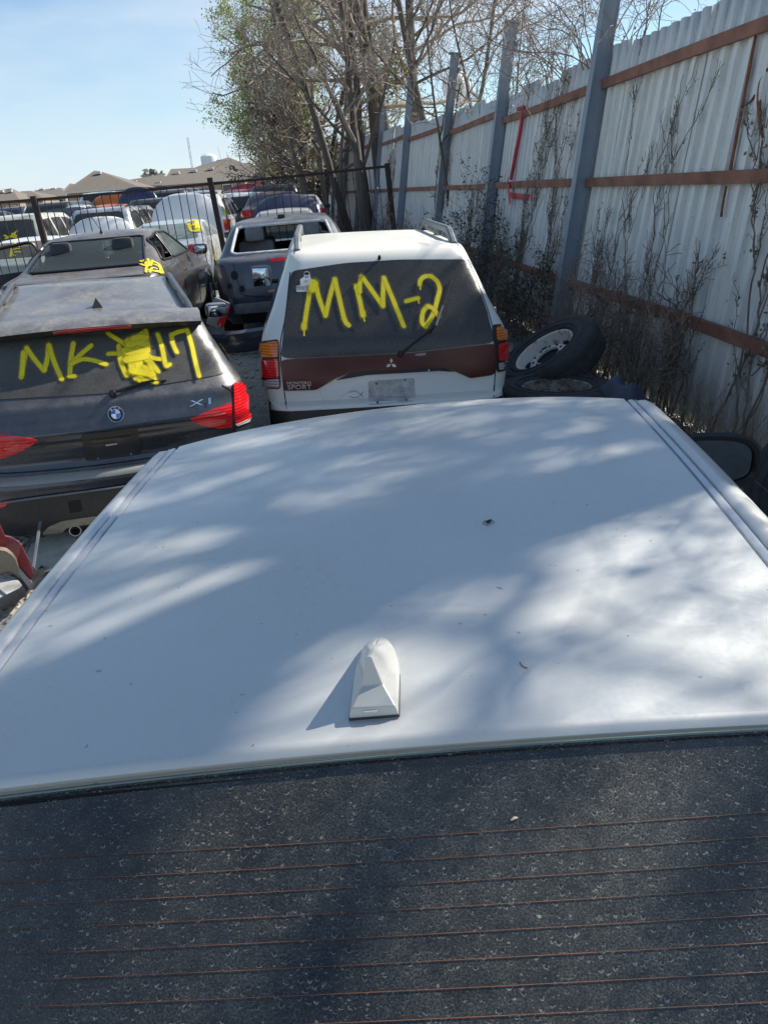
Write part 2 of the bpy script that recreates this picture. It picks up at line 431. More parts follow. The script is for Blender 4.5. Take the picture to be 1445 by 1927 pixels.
    def word(self, name, txt, p0, p1, h, mode, mat, off=.006, parent=None, italic=0):
        """txt centred between p0 and p1 (ends of its middle line); h its height in the same units"""
        v, f = text_mesh(txt); p0, p1 = np.array(p0, float), np.array(p1, float); ax = p1-p0; ln = np.hypot(*ax); ax = ax/ln
        nx = np.array([-ax[1], ax[0]]) * (-1 if mode == 'pix' else 1); xs = [a for a, _ in v]; ys = [b for _, b in v]
        w, hh, mid = max(xs)-min(xs), max(ys)-min(ys), (max(ys)+min(ys))/2; c = (p0+p1)/2; cx = (max(xs)+min(xs))/2
        vv = [tuple(c+ax*((a-cx)/w*ln+italic*(b-mid)/hh*h)+nx*((b-mid)/hh*h)) for a, b in v]
        return self.patch(name, None, mode, mat, off, 1e9, parent, 0, vv, f)
    def strokes(self, name, paths, width, mode='pix', mat=None, off=.005, parent=None, n=8, halo=2.1):
        """spray-painted lines on the body; width in metres"""
        V, F, E = [], [], []; us = (-1, -.72, -.45, 0, .45, .72, 1)
        for path in paths:
            wd = width
            if isinstance(path, tuple): path, wd = path
            P = smooth_path(path, n); hit = [self.cast(p[0], p[1], mode) for p in P]
            self.k += 1; o = off+.0004*(self.k % 40); w = wd*halo/2
            pts = [h[0] for h in hit]; T0 = (pts[1]-pts[0]).normalized(); T1 = (pts[-1]-pts[-2]).normalized()
            rows = [(pts[0]-T0*w*t, hit[0][1], T0, t) for t in (1, .7, .4)] + [(pts[i], hit[i][1], (pts[min(i+1, len(pts)-1)]-pts[max(i-1, 0)]).normalized(), 0) for i in range(len(pts))] + [(pts[-1]+T1*w*t, hit[-1][1], T1, t) for t in (.4, .7, 1)]
            b = len(V)
            for p, nn, t, e in rows:
                sd = nn.cross(t).normalized()
                for u in us:
                    V.append(p+sd*u*w+nn*o); E.append(min(1.2, math.hypot(u, e)))
            m_ = len(us)
            for i in range(len(rows)-1):
                for j in range(m_-1): F.append((b+i*m_+j, b+(i+1)*m_+j, b+(i+1)*m_+j+1, b+i*m_+j+1))
        ob = mesh_obj(name, V, F, mat or M['yellow'], parent or self.root)
        at = ob.data.attributes.new('edge', 'FLOAT', 'POINT'); at.data.foreach_set('value', E)
        return ob
    def line(self, name, path, r, mode, mat, off=0., parent=None, n=5, sides=6):
        mb = MB(); pts = []
        for p in smooth_path(path, n):
            h, nn = self.cast(p[0], p[1], mode); pts.append(h+nn*off)
        mb.tube(pts, r, sides); return mb.build(name, mat, parent or self.root)
    def wheels(self, ys, rad=.33, z=.33, cut=True, tyre=True, sides=('left', 'right'), only=None, mat=None):
        for y in ys:
            for s in sides:
                sx = -1 if s == 'left' else 1
                p, _ = self.cast(y, .62, s); x = abs(p.x)
                arch = [(y+(rad+.06)*math.cos(a), max(.215, z+(rad+.06)*math.sin(a))) for a in np.linspace(-.35, math.pi+.35, 22)]
                a_ = self.patch('wheel_arch', arch, s, M['dark'], .003, .08)
                rim_ = [(y+(rad+.085)*math.cos(a), z+(rad+.085)*math.sin(a)) for a in np.linspace(0, math.pi, 20)]
                self.line('arch_lip', rim_, .012, s, mat or self.mat, .004)
                if tyre:
                    T = Matrix.Translation((sx*(x-.02), y, z)) @ Matrix.Rotation(0 if sx > 0 else math.pi, 4, 'Z')
                    mb = MB(); mb.lathe([(rad*.62, .03), (rad*.72, .045), (rad*.92, .045), (rad, .02), (rad, -.15), (rad*.9, -.17)], 28, T)
                    wo = mb.build('wheel', M['rubber'], self.root)
                    mr = MB(); mr.lathe([(.001, .015), (rad*.14, .02), (rad*.2, .01), (rad*.52, .018), (rad*.62, .04), (rad*.64, .02)], 28, T)
                    for i in range(5):
                        a = 2*math.pi*i/5; Q = T @ Matrix.Rotation(a, 4, 'X'); mr.box(Q @ Vector((.03, 0, rad*.38)), (.02, rad*.16, rad*.48), (Q.to_3x3()), .006)
                    mr.build('rim', M['rim'], wo)
    def at(self, p): return self.M @ Vector(p)
    def add(self, mb, name, mat, parent=None, **k): return mb.build(name, mat, parent or self.root, **k)

# ------------------------------------------------------------------ ground
def sst(a, b, x):
    t = min(1, max(0, (x-a)/(b-a))); return t*t*(3-2*t)
def gz(x, y):
    return .30*sst(6.3, 9.6, y)*(1-sst(.2, 2.4, x)*(1-sst(14, 24, y))) + .02*max(0, min(y, 60)-14)*0
def build_ground():
    xs = sorted(set([-900, -500, -250, -120, -60, -30, -20] + [round(-14+.5*i, 3) for i in range(45)] + [12, 20, 40, 90, 200, 500, 900]))
    ys = sorted(set([-60, -30, -15, -8] + [round(-5+.4*i, 3) for i in range(80)] + [30, 36, 45, 60, 90, 140, 220, 400, 700, 1300, 2200]))
    rnd = random.Random(1); v = []; f = []
    for y in ys:
        for x in xs:
            near = abs(x) < 12 and -4 < y < 26
            v.append((x, y, gz(x, y)+(rnd.uniform(-.012, .012) if near else 0)))
    n = len(xs)
    for j in range(len(ys)-1):
        for i in range(n-1): f.append((j*n+i, j*n+i+1, (j+1)*n+i+1, (j+1)*n+i))
    k = NB('limestone_gravel')
    vo = k.n('ShaderNodeTexVoronoi'); vo.inputs['Scale'].default_value = 26; k.l(k.n('ShaderNodeTexCoord').outputs['Object'], vo.inputs['Vector'])
    n1 = k.noise(.5, 5, .6); n2 = k.noise(40, 4, .7); sp = k.n('ShaderNodeSeparateColor'); k.l(vo.outputs['Color'], sp.inputs[0])
    c = k.mix(sp.outputs[0], (.30, .27, .22), (.52, .48, .41)); c = k.mix(k.math('MULTIPLY', k.ramp(n1, .45, .7), .6), c, (.22, .19, .15))
    k.set(Base_Color=k.mix(k.ramp(n2, .3, .8, (.0,)*3, (.5,)*3), c, (.50, .47, .42)), Roughness=.95)
    k.bump(k.math('ADD', vo.outputs['Distance'], k.math('MULTIPLY', n2, -.4)), .9, .03)
    struct(mesh_obj('ground', v, f, k.m))
build_ground()
def pebbles():
    rnd = random.Random(4); mb = MB()
    for (x0, x1, y0, y1, n) in ((-2.6, -.2, 2.2, 5.2, 420), (-1.6, .2, 6.5, 10, 320), (-3.2, 3, 10, 16, 200)):
        for _ in range(n):
            x, y = rnd.uniform(x0, x1), rnd.uniform(y0, y1); s = rnd.uniform(.008, .028); z = gz(x, y)+s*.3
            q = [Vector((x+s*rnd.uniform(.7, 1.3)*a, y+s*rnd.uniform(.7, 1.3)*b, z+s*.7*c)) for a, b, c in ((1, 0, 0), (0, 1, 0), (-1, 0, 0), (0, -1, 0), (.1, .1, 1), (0, 0, -.8))]
            mb.add(q, [(0, 1, 4), (1, 2, 4), (2, 3, 4), (3, 0, 4), (1, 0, 5), (2, 1, 5), (3, 2, 5), (0, 3, 5)])
    o = mb.build('gravel_stones', plain('pale_stone', (.45, .42, .36), .95, 0, .3, 8), smooth=False)
    struct(o, 'stuff'); tag(o, 'loose pale limestone gravel lying between the wrecked cars', 'gravel')
pebbles()

# ------------------------------------------------------------------ corrugated wall with its posts and rails
LEAN = .15
def wx(y): return 3.05 - max(0, y-18.5)*.072
def wtop(y): return 3.25+.032*max(0, y-12)
def wallp(y, z, off=0): return Vector((wx(y)+LEAN*z-off, y, z))
def onwall(px, py, off=.05):
    d = ray(px, py); t = (3.05-off+LEAN*EYE)/(d.x-LEAN*d.z); return CAM+d*t
def sheet_mat():
    k = NB('weathered_sheet_metal')
    ob = k.n('ShaderNodeObjectInfo'); n1 = k.noise(1.1, 5, .6, sc=(1, 2.5, .35)); n2 = k.noise(10, 5, .65, sc=(1, 3, .12)); n3 = k.noise(55, 3, .6); n4 = k.noise(2.3, 6, .7)
    c = k.mix(k.ramp(n1, .35, .65), (.60, .615, .60), (.72, .725, .665)); c = k.mix(k.math('MULTIPLY', ob.outputs['Random'], .5), c, (.60, .60, .65))
    c = k.mix(k.math('MULTIPLY', k.ramp(n2, .48, .75), .50), c, (.30, .29, .27)); c = k.mix(k.math('MULTIPLY', k.ramp(n4, .60, .75), .55), c, (.68, .68, .66))
    c = k.mix(k.math('MULTIPLY', k.ramp(n3, .64, .72), .5), c, (.13, .115, .10))
    k.set(Base_Color=c, Roughness=.52, Metallic=.12); k.bump(n4, .25, .05); return k.m
def build_wall():
    root = empty('corrugated_wall', 'tall leaning wall of pale corrugated metal sheets on blue grey posts', 'wall', (3.05, 9, 0))
    inv = root.matrix_world.inverted(); rnd = random.Random(8)
    sm = sheet_mat(); railm = plain('rusty_rail', (.235, .105, .070), .75, .1, .55, 3.2, .2)
    pm = NB('blue_grey_post'); n = pm.noise(4, 5, .6, sc=(1, 1, .3)); n2 = pm.noise(30, 4, .6)
    c = pm.mix(pm.ramp(n, .3, .7), (.17, .215, .27), (.25, .30, .355)); c = pm.mix(pm.math('MULTIPLY', pm.ramp(n2, .62, .72), .6), c, (.19, .11, .07)); pm.set(Base_Color=c, Roughness=.5, Metallic=.15); pm = pm.m
    posts = [-.4, 4.4, 9.55, 14.25, 19.3, 24.1, 28.9, 33.6, 38.4, 43.2, 48, 53, 58]
    tops = [4.4, 4.5, 5.0, 4.33, 4.62, 4.75, 4.5, 4.3, 4.5, 4.4, 4.4, 4.3, 4.3]
    for b in range(len(posts)-1):
        y0, y1 = posts[b], posts[b+1]
        ys = []; y = y0; sheets = []
        while y < y1-.02:
            e = min(y+.92, y1); sheets.append((y, e)); y = e
        mb = MB()
        for (a, e) in sheets:
            dz, tl, do = rnd.uniform(-.05, .05), rnd.uniform(-.006, .006), rnd.uniform(0, .008)
            if b == 2 and a > 10.6: dz += .17*(a < 11.2)
            cols = []; yy = a
            while yy < e+.02:
                for dy, dd in ((0, 0), (.110, 0), (.122, .042), (.186, .042), (.198, 0)):
                    if yy+dy <= e+.03: cols.append((yy+dy, dd))
                yy += .21
            cols.append((e+.06, 0))
            rows = [.02, .8, 1.9, 2.9, wtop((a+e)/2)+dz]; base = len(mb.v)
            for yq, dd in cols:
                for z in rows:
                    wob = .012*math.sin(yq*1.7+z*1.1)+tl*z
                    mb.v.append(inv @ wallp(yq, z, dd+do+wob))
            nr = len(rows)
            for i in range(len(cols)-1):
                for j in range(nr-1): mb.f.append((base+i*nr+j, base+(i+1)*nr+j, base+(i+1)*nr+j+1, base+i*nr+j+1))
        o = mb.build('metal_sheet', sm, root, True, 20); solidify(o, .002)
        for z in (.80, 1.93, 2.93+.03*max(0, (y0+y1)/2-12)):
            if z < 1 and y0 > 18: continue
            rb = MB(); sag = rnd.uniform(-.02, .02)
            P = [inv @ wallp(y0+.08+(y1-y0-.16)*t, z+sag*math.sin(math.pi*t)*(1 if z > 1 else 2.), .078) for t in np.linspace(0, 1, 9)]
            rb.sweep(P, [(-.022, -.048), (.022, -.048), (.022, .048), (-.022, .048)]); rb.build('rail', railm, root, True, 30)
    for i, (y, t) in enumerate(zip(posts, tops)):
        pb = MB(); lean = LEAN+rnd.uniform(-.004, .012)
        up = Vector((lean, 0, 1)).normalized(); sd = Vector((0, 1, 0)); dp = up.cross(sd).normalized()
        def q(z, a, d): return inv @ (Vector((wx(y)-.13, y, 0))+up*(z*math.sqrt(1+lean**2))+sd*a+dp*d)
        # channel section: front flange, web, back flange
        for (a0, a1, d0, d1) in ((-.075, .075, -.088, -.072), (-.062, -.046, -.072, .072), (.046, .062, -.072, .072), (-.075, .075, .072, .086)):
            pb.add([q(z, a, d) for z in (-.1, t) for a in (a0, a1) for d in (d0, d1)], [(0, 1, 3, 2), (4, 6, 7, 5), (0, 4, 5, 1), (2, 3, 7, 6), (0, 2, 6, 4), (1, 5, 7, 3)])
        o = recalc(pb.build('post', pm, root, False))
        cp = MB(); cp.add([q(z, a, d) for z in (t, t+.02) for a in (-.14, .14) for d in (-.13, .13)], [(0, 1, 3, 2), (4, 6, 7, 5), (0, 4, 5, 1), (2, 3, 7, 6), (0, 2, 6, 4), (1, 5, 7, 3)])
        recalc(cp.build('cap_plate', pm, o, False))
        for zz in (t-.36, .42):
            br = MB(); br.add([q(z, a, d) for z in (zz, zz+.11) for a in (-.15, .15) for d in (-.112, -.096)], [(0, 1, 3, 2), (4, 6, 7, 5), (0, 4, 5, 1), (2, 3, 7, 6), (0, 2, 6, 4), (1, 5, 7, 3)])
            for a in (-.115, .115):
                c_ = q(zz+.055, a, -.114); br.tube([c_, c_+inv.to_3x3() @ dp*-.012], .014, 6)
            recalc(br.build('bracket', pm, o, False))
    # rust streaks and paint
    def strip(name, path, w, mat, off=.055):
        P = [onwall(x, y, off) for x, y in smooth_path(path, 6)]; v = []; f = []
        for i, p in enumerate(P):
            ww = w*(.6+.5*rnd.random())
            for u in (-1, -.4, .4, 1): v.append(inv @ (p+Vector((0, ww*u, 0))-Vector((.012 if abs(u) < .5 else 0, 0, 0))))
        for i in range(len(P)-1):
            for j in range(3): f.append((4*i+j, 4*i+j+1, 4*i+5+j, 4*i+4+j))
        solidify(mesh_obj(name, v, f, mat, root), .003)
    strip('rust_streak', [(1424, 52), (1402, 170), (1385, 260), (1372, 330)], .022, M['rust'], .04)
    strip('rust_streak', [(1367, 350), (1361, 380), (1357, 408)], .014, M['rust'], .04)
    strip('rust_streak', [(1445, 128), (1432, 150), (1427, 185), (1430, 235), (1436, 260)], .03, M['rust'], .045)
    strip('rust_streak', [(1396, 200), (1412, 192), (1422, 178)], .02, M['rust'], .045)
    strip('rust_streak', [(1436, 262), (1431, 300), (1428, 330)], .016, M['rust'], .04)
    rp = plain('red_painted_pipe', (.42, .03, .05), .6, 0, .4, 8)
    def pipe(name, pts, r, off):
        mb = MB(); mb.tube([inv @ onwall(x, y, off) for x, y in pts], r, 8); mb.build(name, rp, root)
    pipe('red_pipe', [(984, 212), (978, 250), (968, 300), (961, 338)], .03, .10)
    pipe('red_pipe', [(975, 205), (986, 202)], .03, .10)
    def splash(name, path, w, off=.05):
        P = smooth_path(path, 8); v = []; f = []; E = []
        for i, p in enumerate(P):
            c0 = onwall(*p, off); t = (onwall(*P[min(i+1, len(P)-1)], off)-onwall(*P[max(i-1, 0)], off)).normalized(); sd = t.cross(Vector((-1, 0, LEAN))).normalized()
            e = 1 if i in (0, len(P)-1) else 0
            for u in (-1, -.6, 0, .6, 1): v.append(inv @ (c0+sd*w*u)); E.append(max(abs(u), e))
        for i in range(len(P)-1):
            for j in range(4): f.append((5*i+j, 5*i+5+j, 5*i+6+j, 5*i+1+j))
        o = mesh_obj(name, v, f, M['redspray'], root); o.data.attributes.new('edge', 'FLOAT', 'POINT').data.foreach_set('value', E)
    splash('red_paint_mark', [(955, 335), (957, 362), (960, 385)], .10, .12)
    splash('red_paint_mark', [(957, 366), (975, 370), (990, 371), (1003, 372)], .09, .05)
    splash('red_paint_mark', [(799, 225), (797, 250), (794, 275), (791, 300)], .10, .05)
build_wall()

# ------------------------------------------------------------------ the silver car right below the camera
def silver_paint():
    k = NB('silver_paint'); vo = k.n('ShaderNodeTexVoronoi'); vo.inputs['Scale'].default_value = 900; k.l(k.n('ShaderNodeTexCoord').outputs['Object'], vo.inputs['Vector'])
    n1 = k.noise(2.5, 5, .6); n2 = k.noise(120, 5, .8); sp = k.n('ShaderNodeSeparateColor'); k.l(vo.outputs['Color'], sp.inputs[0])
    n5 = k.noise(70, 1, .5); dots = k.ramp(n5, .775, .79)
    f = k.math('ADD', k.math('MULTIPLY', k.ramp(n1, .3, .7), .42), k.math('MULTIPLY', k.ramp(n2, .35, .75), .35))
    c = k.mix(f, (.565, .58, .57), (.55, .53, .475)); c = k.mix(k.math('MULTIPLY', sp.outputs[0], .22), c, (.70, .71, .72))
    vs = k.n('ShaderNodeTexVoronoi'); vs.inputs['Scale'].default_value = 55; k.l(k.n('ShaderNodeTexCoord').outputs['Object'], vs.inputs['Vector'])
    spot = k.math('MULTIPLY', k.ramp(vs.outputs['Distance'], .10, .34, (1,)*3, (0,)*3), k.ramp(n1, .4, .65))
    c = k.mix(k.math('MULTIPLY', spot, .22), c, (.46, .44, .39)); f = k.math('ADD', f, k.math('MULTIPLY', spot, .3))
    c = k.mix(k.math('MULTIPLY', dots, .55), c, (.16, .14, .11))
    k.set(Base_Color=c, Metallic=.35, Roughness=k.math('ADD', .34, k.math('MULTIPLY', f, .45)), Coat_Weight=.28, Coat_Roughness=.14); return k.m
M['silver'] = silver_paint()
def dirty_rear_glass():
    """tinted glass under a film of dust, with dried crescent-shaped drop marks"""
    k = NB('dirty_rear_glass'); uv = k.n('ShaderNodeUVMap').outputs['UV']
    def crescents(scale, r0, wdt, thr, seed):
        mp = k.n('ShaderNodeMapping'); mp.inputs['Location'].default_value = (seed, seed*.7, 0); k.l(uv, mp.inputs['Vector'])
        dn = k.n('ShaderNodeTexNoise'); dn.inputs['Scale'].default_value = scale*1.3; k.l(mp.outputs['Vector'], dn.inputs['Vector'])
        ad = k.n('ShaderNodeVectorMath', operation='MULTIPLY_ADD'); ad.inputs[1].default_value = (.55/scale,)*3
        k.l(dn.outputs['Color'], ad.inputs[0]); k.l(mp.outputs['Vector'], ad.inputs[2])
        vo = k.n('ShaderNodeTexVoronoi'); vo.voronoi_dimensions = '2D'; vo.inputs['Scale'].default_value = scale; k.l(ad.outputs[0], vo.inputs['Vector'])
        df = k.n('ShaderNodeVectorMath', operation='SUBTRACT')
        k.l(ad.outputs[0], df.inputs[0]); k.l(vo.outputs['Position'], df.inputs[1])
        sc = k.n('ShaderNodeVectorMath', operation='SCALE'); sc.inputs['Scale'].default_value = scale; k.l(df.outputs[0], sc.inputs[0])
        ln = k.n('ShaderNodeVectorMath', operation='LENGTH'); k.l(sc.outputs[0], ln.inputs[0]); x = k.n('ShaderNodeSeparateXYZ'); k.l(sc.outputs[0], x.inputs[0])
        sp = k.n('ShaderNodeSeparateColor'); k.l(vo.outputs['Color'], sp.inputs[0])
        rr = k.math('ADD', r0*.6, k.math('MULTIPLY', sp.outputs[2], r0*.8))
        ring = k.math('SUBTRACT', 1., k.math('DIVIDE', k.math('ABSOLUTE', k.math('SUBTRACT', ln.outputs['Value'], rr)), wdt), True)
        tilt = k.math('ADD', x.outputs['Y'], k.math('MULTIPLY', x.outputs['X'], k.math('SUBTRACT', sp.outputs[1], .5)))
        half = k.ramp(tilt, -.22, -.05, (1,)*3, (0,)*3)
        pick = k.math('GREATER_THAN', sp.outputs[0], thr)
        inner = k.math('MULTIPLY', k.math('LESS_THAN', ln.outputs['Value'], rr), pick)
        return k.math('MULTIPLY', k.math('MULTIPLY', ring, half), pick), inner
    c1, i1 = crescents(118, .30, .064, .56, 0.); c2, i2 = crescents(200, .30, .09, .45, 3.1); c3, i3 = crescents(72, .24, .036, .70, 7.7)
    cr = k.math('MAXIMUM', k.math('MAXIMUM', c1, k.math('MULTIPLY', c2, .6)), c3)
    clear = k.math('MULTIPLY', k.math('MAXIMUM', i1, i2), .55)
    def nz(scale, d, r, sc=None): return k.noise(scale, d, r, vec=uv, sc=sc)
    patch = k.ramp(nz(5, 4, .6), .30, .72, (.18,)*3, (1,)*3); grain = k.ramp(nz(420, 3, .8), .42, .66, (.12,)*3, (1,)*3); mid = k.ramp(nz(45, 5, .7), .30, .72, (.25,)*3, (1,)*3)
    film = k.math('MULTIPLY', k.math('MULTIPLY', patch, grain), mid); film = k.math('MULTIPLY', film, k.math('SUBTRACT', 1., clear, True))
    f = k.math('MAXIMUM', k.math('MULTIPLY', film, .44), k.math('MULTIPLY', k.math('MULTIPLY', cr, k.math('ADD', mid, .15)), .62), True)
    tint = k.mix(k.ramp(nz(9, 3, .5), .3, .7), (.50, .46, .37), (.43, .44, .38))
    k.set(Base_Color=k.mix(f, (.008, .009, .010), tint), Roughness=k.math('ADD', .035, k.math('MULTIPLY', f, .7)), IOR=1.52, Coat_Weight=.6, Coat_Roughness=.03); return k.m
def build_silver():
    KX, KA, YA, G0, GT = .0523, .0376, .8507, .5854, .0234
    def zc(x, y):
        z = KA*YA*YA-KA*(y-YA)**2-KX*x*x
        if y > 1.30: z -= .10*(y-1.30)**2*4
        return 1.45+z
    root = bpy.data.objects.new('silver_sedan', None); COL.objects.link(root)
    tag(root, 'silver sedan seen from above with shadow-dappled roof and dirty rear window', 'car')
    root.matrix_world = Matrix.Translation((.0112, .7028, 1.45)) @ Matrix.Rotation(-.1307, 4, 'Z') @ Matrix.Rotation(.0067, 4, 'X') @ Matrix.Rotation(-.0527, 4, 'Y') @ Matrix.Translation((0, 0, -1.45))
    sv = M['silver']
    def front(x): return 1.475-.30*(x/.62)**2*.55
    def gw(y): return G0+GT*y
    def EDGE(s): return .026+.009*s
    mb = MB()      # roof skin between the ditches
    def rf(u, v):
        s = 2*v-1; e0 = EDGE(s); y = e0+u*(front(s*gw(1.4))-e0); g = gw(y)-.012
        x = s*g; z = zc(x, y)
        z -= .009*max(0, 1-u/.004)**1.6
        return (x, y-.004*max(0, 1-u/.004), z)
    us = [0, .002, .004, .007, .012] + [i/46 for i in range(1, 47)]
    b = len(mb.v); NV = 40
    for u in us:
        for j in range(NV+1): mb.v.append(Vector(rf(u, j/NV)))
    # folded rear lip: drop down and forward
    for i in range(len(us)-1):
        for j in range(NV): mb.f.append((i*(NV+1)+j, i*(NV+1)+j+1, (i+1)*(NV+1)+j+1, (i+1)*(NV+1)+j))
    roof = mb.build('roof', sv, root, True, 50)
    lip = MB(); lip.grid(lambda u, v: Vector(rf(0, v))+Vector((0, .004*u, -.014*u)), 2, 40); lip.build('roof_lip', M['silver'], roof)
    gap = MB(); gap.grid(lambda u, v: Vector(rf(0, v))+Vector((0, .012-.022*u, -.0165-.0015*u)), 2, 40); gap.build('window_seal', M['dark'], root)
    # ditch mouldings and outer roof rails
    mold = plain('brushed_moulding', (.52, .54, .56), .34, .35, .1, 30)
    for s in (-1, 1):
        yy = np.linspace(-.02, 1.30, 40)
        d = MB(); prof = [(-.013, 0), (-.011, -.006), (.012, -.006), (.014, 0)]
        v0 = len(d.v)
        for y in yy:
            g = gw(y)
            for a, z in prof: d.v.append(Vector((s*(g+a), y, zc(g, y)+z)))
        for i in range(len(yy)-1):
            for j in range(3):
                q = (v0+i*4+j, v0+i*4+4+j, v0+i*4+5+j, v0+i*4+1+j); d.f.append(q if s < 0 else q[::-1])
        d.build('roof_ditch', mold, root, True, 25)
        m2 = MB(); m2.sweep([(s*(gw(y)+.003), y, zc(gw(y), y)-.003) for y in yy], [(-.0085, -.004), (.0075, -.004), (.006, .0015), (0, .003), (-.007, .0015)]); m2.build('moulding', mold, root)
        o = MB(); prof = [(.014, -.001), (.020, .003), (.034, .002), (.055, -.010), (.078, -.034), (.094, -.070), (.100, -.100)]
        yr = np.linspace(-.75, 2.2, 90); v0 = len(o.v)
        def zr(y):
            if y < 0: return zc(gw(0), 0)-.45*(-y)-.12*y*y
            if y > 1.28: return zc(gw(1.28), 1.28)-.42*(y-1.28)-.14*(y-1.28)**2
            return zc(gw(y), y)
        def grl(y): return gw(min(max(y, 0), 1.3))+(.02*max(0, y-1.3)+.10*max(0, -y))*1.2
        for y in yr:
            for a, z in prof: o.v.append(Vector((s*(grl(y)+a), y, zr(y)+z)))
        n = len(prof)
        for i in range(len(yr)-1):
            for j in range(n-1):
                q = (v0+i*n+j, v0+i*n+n+j, v0+i*n+n+1+j, v0+i*n+1+j); o.f.append(q if s < 0 else q[::-1])
        o.build('roof_rail', sv, root, True, 40)
        w = MB()       # side glass down to the belt
        w.grid(lambda u, v: (s*(grl(-.6+2.55*u)+.097+(.86-grl(-.6+2.55*u)-.097)*v), -.6+2.55*u, zr(-.6+2.55*u)-.098+(.96-zr(-.6+2.55*u)+.098)*v), 30, 6, s > 0); w.build('side_window', M['glass'], root)
        pl = MB(); pl.grid(lambda u, v: (s*(grl(.45)+.101+(.868-grl(.45)-.101)*v), .41+.09*u, zr(.45)-.096+(.96-zr(.45)+.096)*v), 2, 6, s > 0); pl.build('door_pillar', M['trim'], root)
    # windscreen and rear window
    def halfw(y): return (gw(0)+.05*max(0, -y)/.3) if y < 0 else gw(1.4)
    def zg(x, y): return 1.4515-.512*(.03-y)-.06*y*y-KX*x*x*(1+1.2*min(1, max(0, -y*2)))-.017
    rg = MB(); NU, NW = 44, 44; uvs = []
    for i in range(NU+1):
        for j in range(NW+1):
            y = .012+EDGE(2*j/NW-1)-.83*i/NU; x = (2*j/NW-1)*(halfw(y)+.02); rg.v.append(Vector((x, y, zg(x, y))))
            uvs.append((x, y*1.13))
    for i in range(NU):
        for j in range(NW): rg.f.append((i*(NW+1)+j, (i+1)*(NW+1)+j, (i+1)*(NW+1)+j+1, i*(NW+1)+j+1))
    o = rg.build('rear_window', dirty_rear_glass(), root)
    ul = o.data.uv_layers.new(name='UVMap')
    for lp in o.data.loops: ul.data[lp.index].uv = uvs[lp.vertex_index]
    edge = MB(); edge.tube([(x, EDGE(x/gw(0))-.0085, zg(x, EDGE(x/gw(0)))+.0035) for x in np.linspace(-gw(0), gw(0), 40)], .0017, 5); edge.build('glass_edge', plain('green_glass_edge', (.10, .15, .14), .2), o)
    heat = NB('heating_wire'); nn = heat.noise(6, 6, .7); heat.set(Base_Color=heat.mix(heat.ramp(nn, .35, .65), (.04, .026, .02), (.24, .085, .035)), Roughness=.6)
    for i in range(20):
        y = -.060-.0213*i; wv = MB()
        wv.sweep([(x, y+.012*(x/.5)**2, zg(x, y+.012*(x/.5)**2)+.0010) for x in np.linspace(-.62, .62, 50)], [(-.00042, 0), (.00042, 0), (.0003, .0002), (-.0003, .0002)]); wv.build('heating_wire', heat.m, o)
    for x, ya, yb in ((.178, -.215, -.75), (-.20, -.215, -.55)):
        wv = MB(); wv.sweep([(x+.02*(y+.2), y, zg(x, y)+.0010) for y in np.linspace(ya, yb, 14)], [(-.0004, 0), (.0004, 0), (.0003, .0002), (-.0003, .0002)]); wv.build('heating_wire', heat.m, o)
    ws = MB(); ws.grid(lambda u, v: ((2*v-1)*(gw(1.4)+.01), front((2*v-1)*gw(1.4))-.002+.85*u, zc((2*v-1)*gw(1.4), front((2*v-1)*gw(1.4)))-.003-.36*u-.14*u*u), 12, 20); ws.build('windscreen', M['dustglass'], root)
    # lower body, trunk and bonnet (shares the generic shell, top closed)
    lv = [(.22, .22, .16, 4.62, .78, .22), (.30, .28, .04, 4.74, .85, .3), (.48, .44, 0, 4.8, .885, .34), (.65, .6, .01, 4.78, .90, .34), (.82, .70, .04, 4.70, .895, .32), (.93, .78, .07, 4.60, .88, .30), (.965, .83, .12, 4.45, .865, .28), (.985, .88, .26, 4.2, .80, .25)]
    c = Car('lower_shell', 'x', 'x', lv, sv, (0, 0), crown=.04)
    c.finish(); bdy = c.body; bdy.parent = root; bdy.location = (0, -1.58, 0)
    c.root.matrix_world = Matrix.Identity(4); bpy.data.objects.remove(c.root)
    # shark-fin aerial: a pad with a rounded nose, a short ridge that peaks near the tail, a triangular back and a low sloping step
    zb = zc(0, .13); Pf = lambda x, y, z: Vector((x, y, zb+z))
    def ring(k, z, n=12):      # right half of the D outline, tail corner to nose
        out = [(.0295*k, .064+.004*(1-k)*4)]
        for i in range(n+1):
            a = math.pi/2*i/n; out.append((.0295*k*math.cos(a)**.75 if i < n else 0, .130+(.094-(1-k)*.05)*math.sin(a)))
        return [(x, y, z) for x, y in out]
    def full(k, z):
        h = ring(k, z); return h+[(-x, y, q) for x, y, q in h[::-1][1:]]
    fv, ff = [], []
    rings_ = [full(1.02, -.004), full(1.02, .002), full(.985, .0075), full(.90, .0135)]
    n_ = len(rings_[0])
    for r_ in rings_: fv += [Pf(*p) for p in r_]
    for i in range(3):
        for j in range(n_): k_ = (j+1) % n_; ff.append((i*n_+j, i*n_+k_, (i+1)*n_+k_, (i+1)*n_+j))
    b3 = 3*n_; CR, CL, PR, PL = len(fv), len(fv)+1, len(fv)+2, len(fv)+3
    fv += [Pf(.0130, .090, .027), Pf(-.0130, .090, .027), Pf(.0028, .100, .0625), Pf(-.0028, .100, .0625)]
    rid = []
    for t in (.33, .66, 1.0):
        y = .100+.098*t; z = .0625-.043*t**1.25; w_ = .0028-.0008*t; rid.append((len(fv), len(fv)+1)); fv += [Pf(w_, y, z), Pf(-w_, y, z)]
    ff += [(PL, CL, CR, PR), (CL, b3+n_-1, b3, CR)]
    ff += [(PR, rid[0][0], rid[0][1], PL), (rid[0][0], rid[1][0], rid[1][1], rid[0][1]), (rid[1][0], rid[2][0], rid[2][1], rid[1][1])]
    half = (n_+1)//2      # ring indices 0..half-1 run along the right side to the nose
